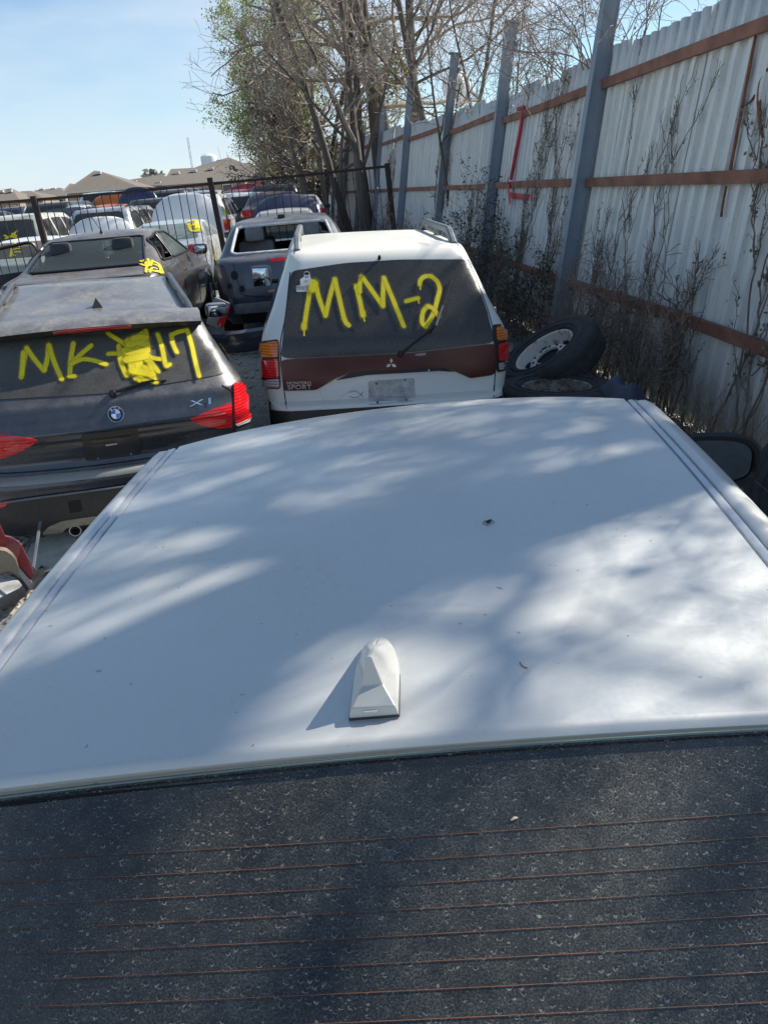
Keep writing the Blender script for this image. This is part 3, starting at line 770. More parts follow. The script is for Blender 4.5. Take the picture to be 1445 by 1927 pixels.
    def stitch(rg, ch, rev):
        i = j = 0
        while i < len(rg)-1 or j < len(ch)-1:
            if j == len(ch)-1 or (i < len(rg)-1 and (i+1)/(len(rg)-1) <= (j+1)/(len(ch)-1)): q = (rg[i], rg[i+1], ch[j]); i += 1
            else: q = (rg[i], ch[j+1], ch[j]); j += 1
            ff.append(q[::-1] if rev else q)
    stitch([b3+i for i in range(half)], [CR, PR]+[a for a, _ in rid], False)
    stitch([b3+(n_-1-i) for i in range(half)], [CL, PL]+[a for _, a in rid], True)
    nose = b3+half-1; ff.append((rid[2][0], nose, rid[2][1]))
    fin = recalc(mesh_obj('fin_aerial', fv, ff, paint('aerial_paint', (.50, .505, .48), .1, .40, .2), root, True, 24))
    bv = fin.modifiers.new('soft_edges', 'BEVEL'); bv.width = .0030; bv.segments = 4; bv.limit_method = 'ANGLE'; bv.angle_limit = R(16)
    sb = MB()
    for kx, dz in ((1.0, .0012), (1.045, .0012), (1.055, -.002)): sb.v += [Pf(x, y-.0008*(kx > 1)*(y < .075), dz-.0004) for x, y, _ in full(kx, 0)]
    for i in range(2):
        for j in range(n_): k_ = (j+1) % n_; sb.f.append((i*n_+j, i*n_+k_, (i+1)*n_+k_, (i+1)*n_+j))
    recalc(sb.build('gasket', M['blackplastic'], fin))
    tb = MB(); tb.box(Pf(-.003, .0625, .0085), (.016, .0016, .003), None, .0005); tb.build('aerial_notch', plain('notch_grey', (.56, .56, .55)), fin)
    # door mirror on the right
    mm = MB(); hc = Vector((1.065, 1.93, 1.0))
    def mir(u, v):
        a = 2*math.pi*v; r = math.sin(math.pi/2*(1-u))**.5 if u < 1 else 0
        sq = (abs(math.cos(a))**3+abs(math.sin(a))**3)**(-1/3)
        return hc+Vector((.155*sq*r*math.cos(a)*(1-.08*u), .11*u, .095*sq*r*math.sin(a)+.03*r*math.cos(a)*-1*.6))
    mm.grid(mir, 8, 32); ho = mm.build('door_mirror', M['silver'], root, True, 60); recalc(ho)
    rm = MB(); rm.tube([mir(0, v)+Vector((0, -.004, 0)) for v in np.linspace(0, 1, 33)], .016, 6, False); rm.build('mirror_rim', M['trim'], ho)
    gl = MB(); gl.v = [hc+Vector((0, .003, 0))]+[hc+(mir(0, v)-hc)*.97+Vector((0, .002, 0)) for v in np.linspace(0, 1, 33)[:-1]]; gl.f = [(0, i+1, (i+1) % 32+1) for i in range(32)]; g_ = gl.build('mirror_glass', plain('dim_mirror_glass', (.20, .23, .26), .04, 1., .05), ho); recalc(g_)  # dark reflection of the car's flank is put into the glass colour
    ar = MB(); ar.sweep([(.78, 1.92, .945), (.88, 1.90, .96), (.97, 1.89, .965)], [(-.03, -.02), (.03, -.02), (.03, .02), (-.03, .02)]); ar.build('mirror_arm', M['trim'], ho)
    # wheels
    for y in (-.62, 2.2):
        for s in (-1, 1):
            T = Matrix.Translation((s*.86, y, .33)) @ Matrix.Rotation(0 if s > 0 else math.pi, 4, 'Z')
            mb = MB(); mb.lathe([(.001, .02), (.2, .03), (.24, .045), (.30, .045), (.33, .02), (.33, -.15)], 28, T); mb.build('wheel', M['rubber'], root)
    for s in (-1, 1):
        mb = MB(); mb.box((s*.70, -1.56, .78), (.32, .06, .16), None, .02); mb.build('tail_light', M['red'], root)
    return root, zc
SILVER, SILVER_Z = build_silver()
print('CHECK fin', [tuple(round(a) for a in proj(SILVER.matrix_world @ Vector(p))) for p in ((0, .065, 1.47), (0, .13, SILVER_Z(0, .15)+.066), (0, .24, 1.47))], 'target (708,1340) (693,1240) (710,1203)')
print('CHECK mirror', tuple(round(a) for a in proj(SILVER.matrix_world @ Vector((1.065, 1.93, 1.0)))), 'target (1358,868)')

# ------------------------------------------------------------------ dark grey hatchback at the left
def px2(pts, s, ox, oy): return [(ox+x/s, oy+y/s) for x, y in pts]
def interior(car, z0, z1, ya, yb, w, mat=None, seats=True, seatmat=None):
    """dark cabin with seats, seen through open or clear windows"""
    mb = MB(); mb.grid(lambda u, v: ((2*v-1)*w, ya+(yb-ya)*u, z0), 2, 2); mb.build('cabin_floor', M['dark'], car.root)
    if seats:
        for y, xs in ((ya+(yb-ya)*.20, (-.36, .36)), (ya+(yb-ya)*.62, (-.38, .38))):
            for x in xs:
                b = MB(); b.box((x, y, z0+.18), (.46, .12, .55), Matrix.Rotation(R(-14), 3, 'X'), .05); s = b.build('seat', seatmat or M['seat'], car.root)
                h = MB(); h.box((x, y-.09, z0+.53), (.25, .10, .19), Matrix.Rotation(R(-10), 3, 'X'), .045); h.build('headrest', seatmat or M['seat'], s)
def rail_pair(car, ys, xf, zf, mat, r=.016, h=.05, name='roof_rack'):
    for s in (-1, 1):
        mb = MB(); P = []
        n = 14
        for i in range(n+1):
            y = ys[0]+(ys[1]-ys[0])*i/n; e = min(1, min(i, n-i)/2.0)
            x = s*xf(y); p, _ = car.cast(x, y, 'top'); P.append(p+Vector((0, 0, -.005+h*e)))
        mb.sweep(P, [(-r*1.1, -r), (r*1.1, -r), (r*1.1, r*.5), (r*.5, r), (-r*.5, r), (-r*1.1, r*.5)]); o = mb.build(name, mat, car.root)
        p, _ = car.cast(s*xf(sum(ys)/2), sum(ys)/2, 'top'); q = MB(); q.box(p+Vector((0, 0, h*.4)), (r*1.6, .10, h), None, .006); q.build('rack_foot', mat, o)
def wiper(car, path_px, mode='pix', blade=None, cap=None, lift=.02, parent=None):
    o = car.line('wiper_arm', path_px, .0075, mode, M['trim'], lift)
    if cap:
        p, n = car.cast(*cap, mode); mb = MB(); T = p; mb.tube([T-n*.004, T+n*.02, T+n*.032], [.022, .021, .012], 12); mb.build('wiper_cap', M['trim'], o)
    if blade: car.line('wiper_blade', blade, .0065, mode, M['rubber'], lift*.6, o)
    return o
def build_grey():
    lv = [(.16, .2, .16, 4.2, .78, .2), (.22, .26, .07, 4.32, .83, .25), (.34, .36, .0, 4.40, .87, .28), (.50, .5, -.015, 4.43, .885, .28), (.575, .58, .0, 4.42, .89, .27), (.60, .61, .060, 4.41, .89, .25),
          (.66, .66, .085, 4.39, .89, .25), (.74, .72, .085, 4.36, .888, .25), (.795, .78, .058, 4.3, .885, .25), (.825, .80, .054, 4.25, .883, .25), (.90, .86, .090, 4.15, .875, .24), (.965, .93, .115, 3.75, .855, .21), (1.0, .98, .145, 3.4, .83, .18), (1.12, 1.1, .25, 3.0, .765, .15), (1.24, 1.22, .35, 2.7, .70, .13),
          (1.325, 1.36, .42, 2.48, .655, .12), (1.365, 1.425, .52, 2.3, .61, .12)]
    body = paint('graphite_paint', (.034, .042, .060), 0.6, .20, .74, (.285, .265, .24), .8)
    c = Car('dark_hatchback', 'dark grey hatchback with yellow MK and 17 sprayed on its dusty rear window', 'car', lv, body, (-1.315, 4.50), -.228, .016, .031, .035, bulge=.075, crown=.05)
    def P(*pts): return px2(pts, 2.89, 0, 500)
    # rear glass: right half traced, mirrored
    rh = c.pix(P((535, 318), (850, 303), (1098, 303), (1160, 420), (1222, 560), (1214, 588), (1050, 620), (900, 644), (612, 697)))
    cx = 0.0
    right = [(max(a, .0), b) for a, b in rh]; right[0] = (0, right[1][1]-.0+.004); right[-1] = (0, right[-2][1]-.012)
    poly = right+[(-a, b) for a, b in right[::-1][1:-1]]
    g = c.patch('rear_window', poly, 'rear', M['dustglass'], .005)
    # tail lights
    ro = c.pix(P((1264, 640), (1330, 640), (1374, 700), (1393, 790), (1384, 812), (1275, 862)))
    ri = c.pix(P((1030, 836), (1110, 800), (1257, 745), (1262, 880), (1180, 883), (1108, 868)))
    rw = c.pix(P((1276, 858), (1384, 806), (1380, 838), (1284, 872)))
    for s in (1, -1):
        q = lambda pl: [(s*a+(.075 if s < 0 else 0), b-(.0 if s > 0 else .008)) for a, b in pl]
        if s > 0:
            o = c.patch('tail_light', rounded(P((1264, 640), (1330, 640), (1374, 700), (1392, 790), (1384, 812), (1275, 862)), .12), 'pix', M['red'], .014, 6); c.patch('reverse_light', rounded(P((1276, 858), (1384, 808), (1380, 838), (1284, 872)), .12), 'pix', M['clear'], .013, 6, o)
            o2 = c.patch('tail_light', rounded(P((1030, 836), (1110, 800), (1257, 745), (1261, 880), (1180, 883), (1108, 868)), .12), 'pix', M['red'], .010, 6)
        else:
            o = c.patch('tail_light', q(ro), 'rear', M['red'], .014); c.patch('reverse_light', q(rw), 'rear', M['clear'], .013, parent=o)
            o2 = c.patch('tail_light', rounded(q(ri), .12), 'rear', M['red'], .010)
    # roof spoiler overhanging the glass with the long brake light in it
    sp = MB(); xs = np.linspace(-.655, .655, 40)
    def spz(x): return 1.388-.034*(x/.65)**2
    prof = lambda x: [(.60, spz(x)+.030), (.47, spz(x)+.026), (.36, spz(x)+.010), (.315, spz(x)-.010), (.318, spz(x)-.022), (.35, spz(x)-.032), (.46, spz(x)-.04)]
    b0 = len(sp.v)
    for x in xs:
        for y, z in prof(x): sp.v.append(Vector((x*(1 if y > .4 else .985), y+.10*(x/.65)**2, z)))
    n = 7
    for i in range(len(xs)-1):
        for j in range(n-1): sp.f.append((i*n+j, i*n+j+1, (i+1)*n+j+1, (i+1)*n+j))
    spo = recalc(sp.build('roof_spoiler', body, c.root, True, 45))
    un = MB(); un.grid(lambda u, v: ((2*v-1)*.64, .316+.10*((2*v-1)*.98)**2-.004+.018*u, spz((2*v-1)*.65)-.012-.026*u), 2, 40); recalc(un.build('spoiler_edge', M['trim'], spo))
    bl = MB(); bl.grid(lambda u, v: ((2*v-1)*.22, .311+.10*((2*v-1)*.34)**2-.006+.010*u, spz((2*v-1)*.22)-.013-.018*u), 2, 20); recalc(solidify(bl.build('brake_light', M['deepred'], spo), .006))
    # roof: fin, rails
    p, nn = c.cast(.03, .98, 'top'); fb = MB()
    fb.add([p+Vector(q) for q in ((-.034, -.075, -.004), (.034, -.075, -.004), (.030, .02, -.004), (0, .085, -.004), (-.030, .02, -.004), (0, -.068, .062), (0, -.035, .058))], [(0, 1, 5), (1, 2, 6, 5), (2, 3, 6), (3, 4, 6), (4, 0, 5, 6)])
    fb.build('fin_aerial', paint('fin_paint', (.02, .023, .028), .4, .25, .15), c.root, False)
    rail_pair(c, (.62, 2.2), lambda y: .615-.02*y, None, plain('satin_rail', (.10, .105, .11), .35, .5), .016, .045)
    # badge
    ctr = c.pix(P((632, 808)))[0]; bc = ctr
    def disc(name, r, mat, off, parent=None, a0=0, a1=2*math.pi, n=24, r0=0):
        an = np.linspace(a0, a1, n)
        if r0: pl = [(bc[0]+r*math.cos(a), bc[1]+r*math.sin(a)) for a in an]+[(bc[0]+r0*math.cos(a), bc[1]+r0*math.sin(a)) for a in an[::-1]]
        elif a1-a0 < 6: pl = [bc]+[(bc[0]+r*math.cos(a), bc[1]+r*math.sin(a)) for a in an]
        else: pl = [(bc[0]+r*math.cos(a), bc[1]+r*math.sin(a)) for a in an[:-1]]
        return c.patch(name, pl, 'rear', mat, off, .2, parent, .003)
    bd = disc('badge', .0445, M['chrome'], .009); disc('badge_ring', .0415, M['markblack'], .0105, bd); disc('badge_ring', .0285, M['chrome'], .0115, bd)
    for i in range(4): disc('badge_field', .026, M['markblue'] if i % 2 else M['mwhite'], .013, bd, math.pi/2*i+.01, math.pi/2*(i+1)-.01, 8)
    for ch, a in (('B', 128), ('M', 90), ('W', 52)):
        a = R(a); q = (bc[0]+.035*math.cos(a), bc[1]+.035*math.sin(a)); t = (math.sin(a), -math.cos(a))
        c.word('badge_letter', ch, (q[0]-t[0]*.0055, q[1]-t[1]*.0055), (q[0]+t[0]*.0055, q[1]+t[1]*.0055), .011, 'rear', M['mwhite'], .0125, bd)
    x1 = c.pix(P((1030, 752), (1108, 742), (1133, 739), (1147, 735)))
    c.word('model_letters', 'X', x1[0], x1[1], .034, 'rear', M['chrome'], .008, italic=.3); c.word('model_letters', '1', x1[2], x1[3], .036, 'rear', M['chrome'], .008, italic=.2)
    # number plate recess and frame
    pf = c.pix(P((497, 910), (795, 876), (818, 1020), (515, 1050)))
    mx = sum(a for a, _ in pf)/4; pf = [(a-mx, b) for a, b in pf]; wq = max(a for a, _ in pf); zt, zb = max(b for _, b in pf), min(b for _, b in pf)
    o = c.patch('plate_frame', rounded([(-wq, zt), (wq, zt), (wq*1.03, zb), (-wq*1.03, zb)], .12), 'rear', M['trim'], .012)
    c.patch('plate_recess', rounded([(-wq*.72, zt-.035), (wq*.72, zt-.035), (wq*.72, zb+.03), (-wq*.72, zb+.03)], .1), 'rear', darkglass('plate_holder', (.02, .02, .024), .1, .2), .014, parent=o)
    c.patch('plate_tab', [(-.035, (zt+zb)/2+.004), (.03, (zt+zb)/2+.006), (.03, (zt+zb)/2-.004), (-.035, (zt+zb)/2-.006)], 'rear', M['greymark'], .017, parent=o)
    for sx in (-1, 1): c.line('bolt', [(sx*wq*.6, zb+.012), (sx*wq*.6+.006, zb+.012)], .006, 'rear', M['steel'], .014, o)
    # tailgate seams and the raised crease of the lid
    c.line('panel_gap', [(.70, .98), (.755, .93), (.765, .80), (.76, .70), (.70, .63), (.5, .612), (0, .606), (-.5, .612), (-.70, .63), (-.76, .70), (-.765, .80), (-.755, .93), (-.70, .98)], .004, 'rear', M['dark'], .001, n=10)
    # bumper: worn top edge, plastic apron, tow cover, reflectors, diffuser, exhausts
    wb = paint('worn_bumper_edge', (.27, .265, .25), .2, .5, .5)
    c.patch('bumper_edge', rounded([(-.74, .60), (-.60, .592), (0, .586), (.60, .592), (.74, .60), (.76, .575), (.6, .558), (0, .552), (-.6, .558), (-.76, .575)], .2), 'rear', wb, .006)
    c.patch('bumper_apron', rounded([(-.80, .46), (-.5, .475), (.5, .475), (.80, .46), (.78, .24), (.55, .19), (-.55, .19), (-.78, .24)], .15), 'rear', M['blackplastic'], .010)
    c.line('bumper_crease', [(-.80, .455), (-.5, .478), (0, .484), (.5, .478), (.80, .455)], .007, 'rear', M['greyplastic'], .012, n=8)
    c.patch('tow_cover', rounded([(-.30, .43), (-.23, .432), (-.23, .36), (-.30, .355)], .1), 'rear', M['dark'], .013)
    df = plain('dusty_diffuser', (.30, .275, .23), .6)
    c.patch('diffuser', rounded([(-.50, .20), (-.44, .275), (-.34, .31), (.34, .31), (.44, .275), (.50, .20), (.38, .20), (.34, .255), (-.34, .255), (-.38, .20)], .2), 'rear', df, .016)
    for s in (-1, 1): c.patch('reflector', [(s*.60, .475), (s*.78, .468), (s*.79, .435), (s*.66, .440)], 'rear', M['red'], .015)
    for x in (-.30, -.18):
        e = MB(); p, _ = c.cast(x, .22, 'rear'); e.lathe([(.030, .0), (.036, 0), (.036, .16), (.03, .16), (.028, .02)], 20, Matrix.Translation(p+Vector((0, -.03, -.01))) @ Matrix.Rotation(R(90), 4, 'Z')); e.build('exhaust_pipe', M['steel'], c.root)
    # wiper, graffiti
    wiper(c, P((618, 702), (640, 690), (760, 650), (840, 632)), cap=P((615, 700))[0], blade=P((690, 672), (800, 640), (905, 627)), lift=.02)
    G = [([P(*a) for a in ()])]
    mk = [P((120, 612), (132, 540), (150, 450)), P((150, 450), (190, 510), (245, 575)), P((245, 575), (262, 510), (270, 435)), P((270, 435), (300, 530), (340, 622)), P((132, 475), (128, 540), (124, 600)),
          P((403, 425), (390, 510), (383, 605)), P((383, 605), (410, 606)), P((500, 438), (440, 490), (390, 540)), P((390, 540), (450, 515), (510, 520), (580, 542)),
          P((590, 375), (640, 405), (690, 440)), P((592, 486), (640, 484), (700, 492)), P((648, 440), (660, 530), (690, 602)), P((690, 602), (720, 560), (740, 500)), P((700, 410), (740, 395), (795, 360)),
          P((795, 360), (800, 420), (808, 470)), P((760, 440), (800, 500), (862, 582)), P((790, 490), (830, 508), (876, 515)), P((740, 620), (800, 628), (852, 640)), P((800, 500), (825, 570), (845, 635)), P((735, 430), (742, 540), (760, 632)),
          P((858, 380), (882, 450), (895, 520), (905, 553)), P((905, 553), (925, 545)), P((962, 478), (940, 430), (932, 385)), P((932, 385), (970, 368), (1016, 357)), P((1016, 357), (1040, 430), (1060, 520), (1082, 608))]
    fill = [(P((700, 420), (715, 500), (728, 585)), .052), (P((745, 405), (752, 500), (768, 600)), .055), (P((785, 395), (790, 450), (800, 520)), .045), (P((680, 470), (720, 480), (770, 470)), .05), (P((790, 560), (810, 590), (828, 612)), .035), (P((700, 440), (750, 425), (800, 440)), .05), (P((690, 520), (740, 510), (800, 500)), .05), (P((720, 580), (770, 590), (830, 600)), .045), (P((725, 405), (760, 398), (795, 400)), .04)]
    c.strokes('graffiti', mk+fill, .030, halo=2.0, parent=g, off=.009)
    # right flank: side windows, mirror, yellow stripe
    for s in ('left', 'right'):
        c.patch('side_window', rounded([(.50, 1.04), (.75, 1.27), (1.15, 1.315), (1.15, 1.01)], .18), s, M['glass'], .004, .12)
        c.patch('side_window', rounded([(1.22, 1.01), (1.22, 1.315), (1.95, 1.315), (1.98, 1.0)], .08), s, M['glass'], .004, .12)
        c.patch('side_window', rounded([(2.05, 1.0), (2.02, 1.315), (2.40, 1.29), (3.0, 1.02)], .10), s, M['glass'], .004, .12)
        c.line('door_gap', [(1.19, 1.0), (1.19, .6), (1.1, .32)], .004, s, M['dark']); c.line('door_gap', [(2.02, 1.0), (2.02, .3)], .004, s, M['dark'])
        sx = 1 if s == 'right' else -1
        mb = MB(); mb.box((sx*1.0, 2.75, 1.03), (.20, .10, .13), None, .035); mo = mb.build('door_mirror', body, c.root)
        ml = MB(); ml.box((sx*1.0, 2.697, 1.03), (.16, .006, .095), None, .002); ml.build('mirror_glass', M['mirror'], mo)
    c.strokes('paint_streak', [P((1208, 425), (1228, 455), (1247, 480))], .022, mode='pix', off=.004)
    c.wheels((.85, 3.55), .32, .31)
    for nm, q in (('fin', (.03, .98, 1.44)), ('badge', (0, .06, .82)), ('spoilL', (-.655, .42, 1.32)), ('spoilR', (.655, .42, 1.32)), ('roof front', (0, 2.4, 1.37)), ('lamp edge', (.885, .3, .85)), ('bumper', (0, 0, .575))):
        print('CHECK grey', nm, tuple(round(a) for a in proj(c.at(q))))
    print('CHECK grey lamp', [tuple(round(x, 2) for x in a) for a in ri], 'glass', [tuple(round(x, 2) for x in a) for a in rh])
    return c.finish()
GREY = build_grey()

# ------------------------------------------------------------------ white off-roader
def build_white():
    lv = [(.42, .42, .10, 4.45, .76, .2), (.46, .46, .0, 4.5, .84, .2), (.585, .58, -.02, 4.52, .865, .18), (.625, .62, .0, 4.52, .86, .16), (.64, .64, .085, 4.5, .884, .12), (.76, .75, .085, 4.48, .897, .12),
          (.90, .88, .10, 4.40, .900, .12), (1.0, .96, .115, 4.25, .895, .12), (1.07, 1.04, .145, 3.7, .880, .12), (1.10, 1.08, .165, 3.45, .866, .12), (1.25, 1.23, .27, 3.1, .79, .12), (1.40, 1.39, .375, 2.8, .728, .12), (1.50, 1.50, .445, 2.6, .685, .12), (1.565, 1.565, .49, 2.45, .655, .12),
          (1.60, 1.60, .54, 2.35, .635, .12), (1.615, 1.615, .60, 2.28, .61, .12)]
    body = paint('white_body_paint', (.74, .76, .75), 0, .30, .60, (.64, .60, .47), .5)
    c = Car('white_suv', 'white off-roader with dark red tailgate trim and yellow MM-2 sprayed on its rear window', 'car', lv, body, (.427, 5.318), .0024, .021, .0294, .017, bulge=.03, crown=.045)
    def P(*pts): return px2(pts, 2.408, 400, 380)
    def Q(*pts): return px2(pts, 3.44, 540, 490)
    g = c.patch('rear_window', rounded(P((357, 314), (600, 278), (850, 262), (1150, 261), (1198, 372), (1240, 490), (1278, 638), (900, 682), (308, 712), (330, 520)), .12), 'pix', darkglass('dusty_rear_pane', (.016, .017, .018), .38, .10, (.20, .185, .165)), .005)
    wp = plain('maroon_trim', (.080, .016, .016), .25, .1, .3, 7)
    tr = c.patch('tailgate_trim', rounded(P((306, 714), (900, 684), (1279, 640), (1281, 768), (1262, 783), (1165, 797), (1100, 768), (1048, 750), (620, 774), (555, 800), (470, 850), (326, 854)), .10), 'pix', wp, .016)
    c.patch('handle_recess', P((562, 806), (620, 776), (700, 765), (1048, 750), (1092, 768), (1020, 764), (700, 783)), 'pix', M['trim'], .018, parent=tr)
    c.patch('handle_tab', P((974, 758), (981, 757), (981, 771), (974, 772)), 'pix', M['greymark'], .020, parent=tr)
    c.patch('paint_chip', rounded(P((910, 692), (935, 684), (968, 682), (962, 694), (930, 697)), .2), 'pix', plain('chipped_edge', (.38, .26, .24), .7), .0175, parent=tr)
    for lst in ([(213, 637), (300, 624), (310, 846), (216, 842)], [(218, 647), (296, 634), (297, 701), (219, 704)], [(231, 717), (297, 710), (303, 792), (240, 798)], [(236, 806), (302, 799), (306, 838), (240, 837)]), \
               ([(1264, 560), (1338, 554), (1358, 752), (1286, 772)], [(1280, 570), (1337, 565), (1345, 621), (1286, 629)], [(1290, 642), (1338, 633), (1346, 708), (1293, 722)], [(1292, 730), (1347, 716), (1349, 744), (1293, 760)]):
        h = c.patch('tail_light', rounded(P(*lst[0]), .10), 'pix', M['trim'], .012)
        c.patch('turn_signal', rounded(P(*lst[1]), .12), 'pix', M['amber'], .022, parent=h); c.patch('brake_light', rounded(P(*lst[2]), .15), 'pix', M['red'], .022, parent=h); c.patch('reverse_light', rounded(P(*lst[3]), .15), 'pix', M['clear'], .020, parent=h)
    c.word('model_letters', 'MONTERO', P((339, 819))[0], P((447, 817))[0], 13/2.408, 'pix', M['greymark'], .021, tr); c.word('model_letters', 'SPORT', P((341, 837))[0], P((449, 835))[0], 19/2.408, 'pix', M['greymark'], .021, tr)
    # emblem: three lozenges
    ec = P((808, 733))[0]
    for a in (90, 210, 330):
        a = R(a); d = np.array((math.cos(a), -math.sin(a)*1.02)); s = np.array((-d[1], d[0])); r = 11.0
        e = np.array(ec); c.patch('emblem', [tuple(e+d*.6), tuple(e+d*r*.5+s*r*.29), tuple(e+d*r), tuple(e+d*r*.5-s*r*.29)], 'pix', M['chrome'], .021, parent=tr)
    # seams of the tailgate, grimy plate mark with four screws, fish sign
    c.line('panel_gap', P((352, 318), (330, 520), (308, 640), (314, 760), (328, 880), (345, 998)), .004, 'pix', M['dark'], .0)
    c.line('panel_gap', P((1155, 262), (1240, 470), (1281, 640), (1279, 770), (1272, 895)), .004, 'pix', M['dark'], .0)
    k = NB('plate_grime'); n = k.noise(14, 6, .7); k.set(Base_Color=k.mix(k.ramp(n, .35, .65), (.30, .30, .29), (.55, .56, .55)), Roughness=.7)
    o = c.patch('plate_mark', rounded(P((705, 812), (915, 798), (916, 904), (708, 922)), .05), 'pix', k.m, .0016)
    for q in ((742, 823), (872, 806), (747, 909), (877, 899)):
        p, nn = c.cast(*P(q)[0], 'pix'); mb = MB(); mb.tube([p, p+nn*.007], .007, 8); mb.build('screw', M['rust'] if q[0] > 800 else M['dark'], o)
    c.line('fish_mark', Q((405, 855), (440, 845), (470, 860), (495, 885)), .0022, 'pix', M['greyplastic'], .001); c.line('fish_mark', Q((402, 882), (440, 888), (470, 878), (495, 848)), .0022, 'pix', M['greyplastic'], .001)
    c.line('scratch', Q((208, 840), (240, 910), (282, 995)), .0012, 'pix', M['greymark'], .0005); c.line('scratch', Q((150, 985), (300, 920), (440, 820)), .0016, 'pix', plain('rub_mark', (.60, .60, .50)), .0003)
    # graffiti
    G = [Q((112, 440), (128, 330), (150, 200)), Q((150, 200), (168, 160), (185, 150)), Q((185, 150), (210, 250), (250, 362)), Q((250, 362), (278, 240), (310, 125)), Q((310, 125), (335, 230), (370, 380)), Q((370, 380), (385, 410), (402, 424)),
         (Q((175, 150), (172, 170), (168, 190)), .055), Q((445, 165), (470, 260), (490, 355)), Q((470, 210), (472, 150), (484, 108)), Q((484, 108), (550, 200), (620, 300)), Q((620, 300), (622, 200), (626, 118)), Q((626, 118), (690, 270), (755, 432)),
         (Q((770, 270), (810, 258), (848, 250)), .030), Q((858, 165), (862, 135), (890, 110), (930, 108)), Q((930, 108), (968, 140), (985, 190), (972, 255)), Q((972, 255), (945, 350), (895, 435)), Q((895, 435), (872, 400), (880, 335), (910, 302)), Q((910, 302), (945, 320), (978, 365))]
    D = [(Q((112, 440), (113, 470), (113, 492)), .010), (Q((251, 360), (252, 372)), .012), (Q((496, 372), (502, 400)), .011), (Q((399, 425), (400, 438)), .010), (Q((849, 262), (852, 284)), .010), (Q((860, 172), (860, 196)), .010), (Q((490, 340), (492, 365)), .036), (Q((112, 425), (112, 448)), .036)]
    c.strokes('graffiti', G+D, .0305, parent=g, off=.0075, halo=2.3)
    # sticker: a bust with lettering on a backing
    st = c.patch('sticker', rounded(Q((110, 90), (118, 75), (138, 74), (150, 88), (152, 112), (160, 125), (160, 160), (148, 205), (62, 207), (60, 168), (88, 163), (86, 125), (112, 108)), .15), 'pix', M['sticker'], .0068, parent=g, skirt=.001)
    c.patch('sticker_print', rounded(Q((113, 90), (120, 79), (137, 79), (147, 90), (143, 96), (118, 97)), .2), 'pix', M['markblack'], .0074, parent=st, skirt=.001)
    c.patch('sticker_print', rounded(Q((117, 104), (130, 108), (144, 103), (140, 113), (122, 114)), .2), 'pix', M['greyplastic'], .0074, parent=st, skirt=.001)
    c.patch('sticker_print', rounded(Q((110, 135), (125, 128), (145, 132), (140, 142), (118, 143)), .2), 'pix', M['greymark'], .0074, parent=st, skirt=.001)
    c.word('sticker_letters', 'MONSTER', Q((63, 182))[0], Q((147, 180))[0], 26/3.44, 'pix', M['markblack'], .0074, st)
    # wiper
    wiper(c, P((850, 690), (930, 625), (1010, 567)), cap=P((850, 690))[0], lift=.03)
    w2 = c.line('wiper_arm', P((1008, 570), (1022, 525), (1040, 480)), .0075, 'pix', M['greyplastic'], .034); c.line('wiper_blade', P((988, 598), (1018, 545), (1042, 475), (1078, 356)), .006, 'pix', M['rubber'], .016, w2)
    # washer nozzle on the header, roof rails, mirrors
    p, nn = c.cast(*P((755, 258))[0], 'pix'); mb = MB(); mb.tube([p, p+nn*.03, p+nn*.04], [.012, .011, .006], 10); mb.build('washer_nozzle', M['trim'], c.root)
    rl = plain('roof_rail_grey', (.17, .18, .185), .45, .2)
    rail_pair(c, (.66, 2.2), lambda y: .585-.012*y, None, rl, .022, .085)
    c.line('roof_joint', [(-.60, .60), (-.60, 1.4), (-.585, 2.3)], .006, 'top', M['trim'], -.002); c.line('roof_joint', [(.60, .60), (.60, 1.4), (.585, 2.3)], .006, 'top', M['trim'], -.002)
    for s in ('left', 'right'):
        sx = 1 if s == 'right' else -1
        c.patch('side_window', rounded([(.46, 1.13), (.62, 1.50), (1.15, 1.52), (1.15, 1.10)], .08), s, M['glass'], .004, .1)
        c.patch('side_window', rounded([(1.22, 1.10), (1.22, 1.52), (1.95, 1.52), (1.95, 1.08)], .06), s, M['glass'], .004, .1)
        c.patch('side_window', rounded([(2.03, 1.08), (2.03, 1.52), (2.42, 1.49), (3.1, 1.10)], .06), s, M['glass'], .004, .1)
        c.line('door_gap', [(1.18, 1.08), (1.18, .8), (1.1, .5)], .004, s, M['dark']); c.line('door_gap', [(1.99, 1.08), (1.99, .5)], .004, s, M['dark'])
        c.patch('side_moulding', rounded([(.75, .62), (.75, .72), (3.2, .72), (3.2, .62)], .1), s, M['greyplastic'], .014, .2)
        mb = MB(); mb.box((sx*1.0, 2.98, 1.19), (.21, .11, .225), None, .05); mo = mb.build('door_mirror', M['trim'], c.root)
        fr = MB(); fr.box((sx*1.0, 2.925, 1.19), (.195, .012, .21), None, .006); fr.build('mirror_rim', M['greyplastic'], mo)
        ml = MB(); ml.box((sx*1.0, 2.917, 1.19), (.165, .006, .175), None, .002); ml.build('mirror_glass', M['mirror'], mo)
        ar = MB(); ar.box((sx*.86, 3.0, 1.14), (.14, .05, .05), None, .01); ar.build('mirror_arm', M['trim'], mo)
    c.patch('bumper_step', rounded([(-.84, .60), (.84, .60), (.84, .45), (-.84, .45)], .1), 'rear', M['blackplastic'], .012)
    c.wheels((.80, 3.45), .36, .36, mat=M['blackplastic'])
    for nm, q in (('hdr L', (-.61, .52, 1.60)), ('hdr R', (.61, .52, 1.6)), ('roof front', (0, 2.3, 1.64)), ('mirror', (-1., 2.92, 1.19))): print('CHECK white', nm, tuple(round(a) for a in proj(c.at(q))))
    return c.finish()
WHITE = build_white()

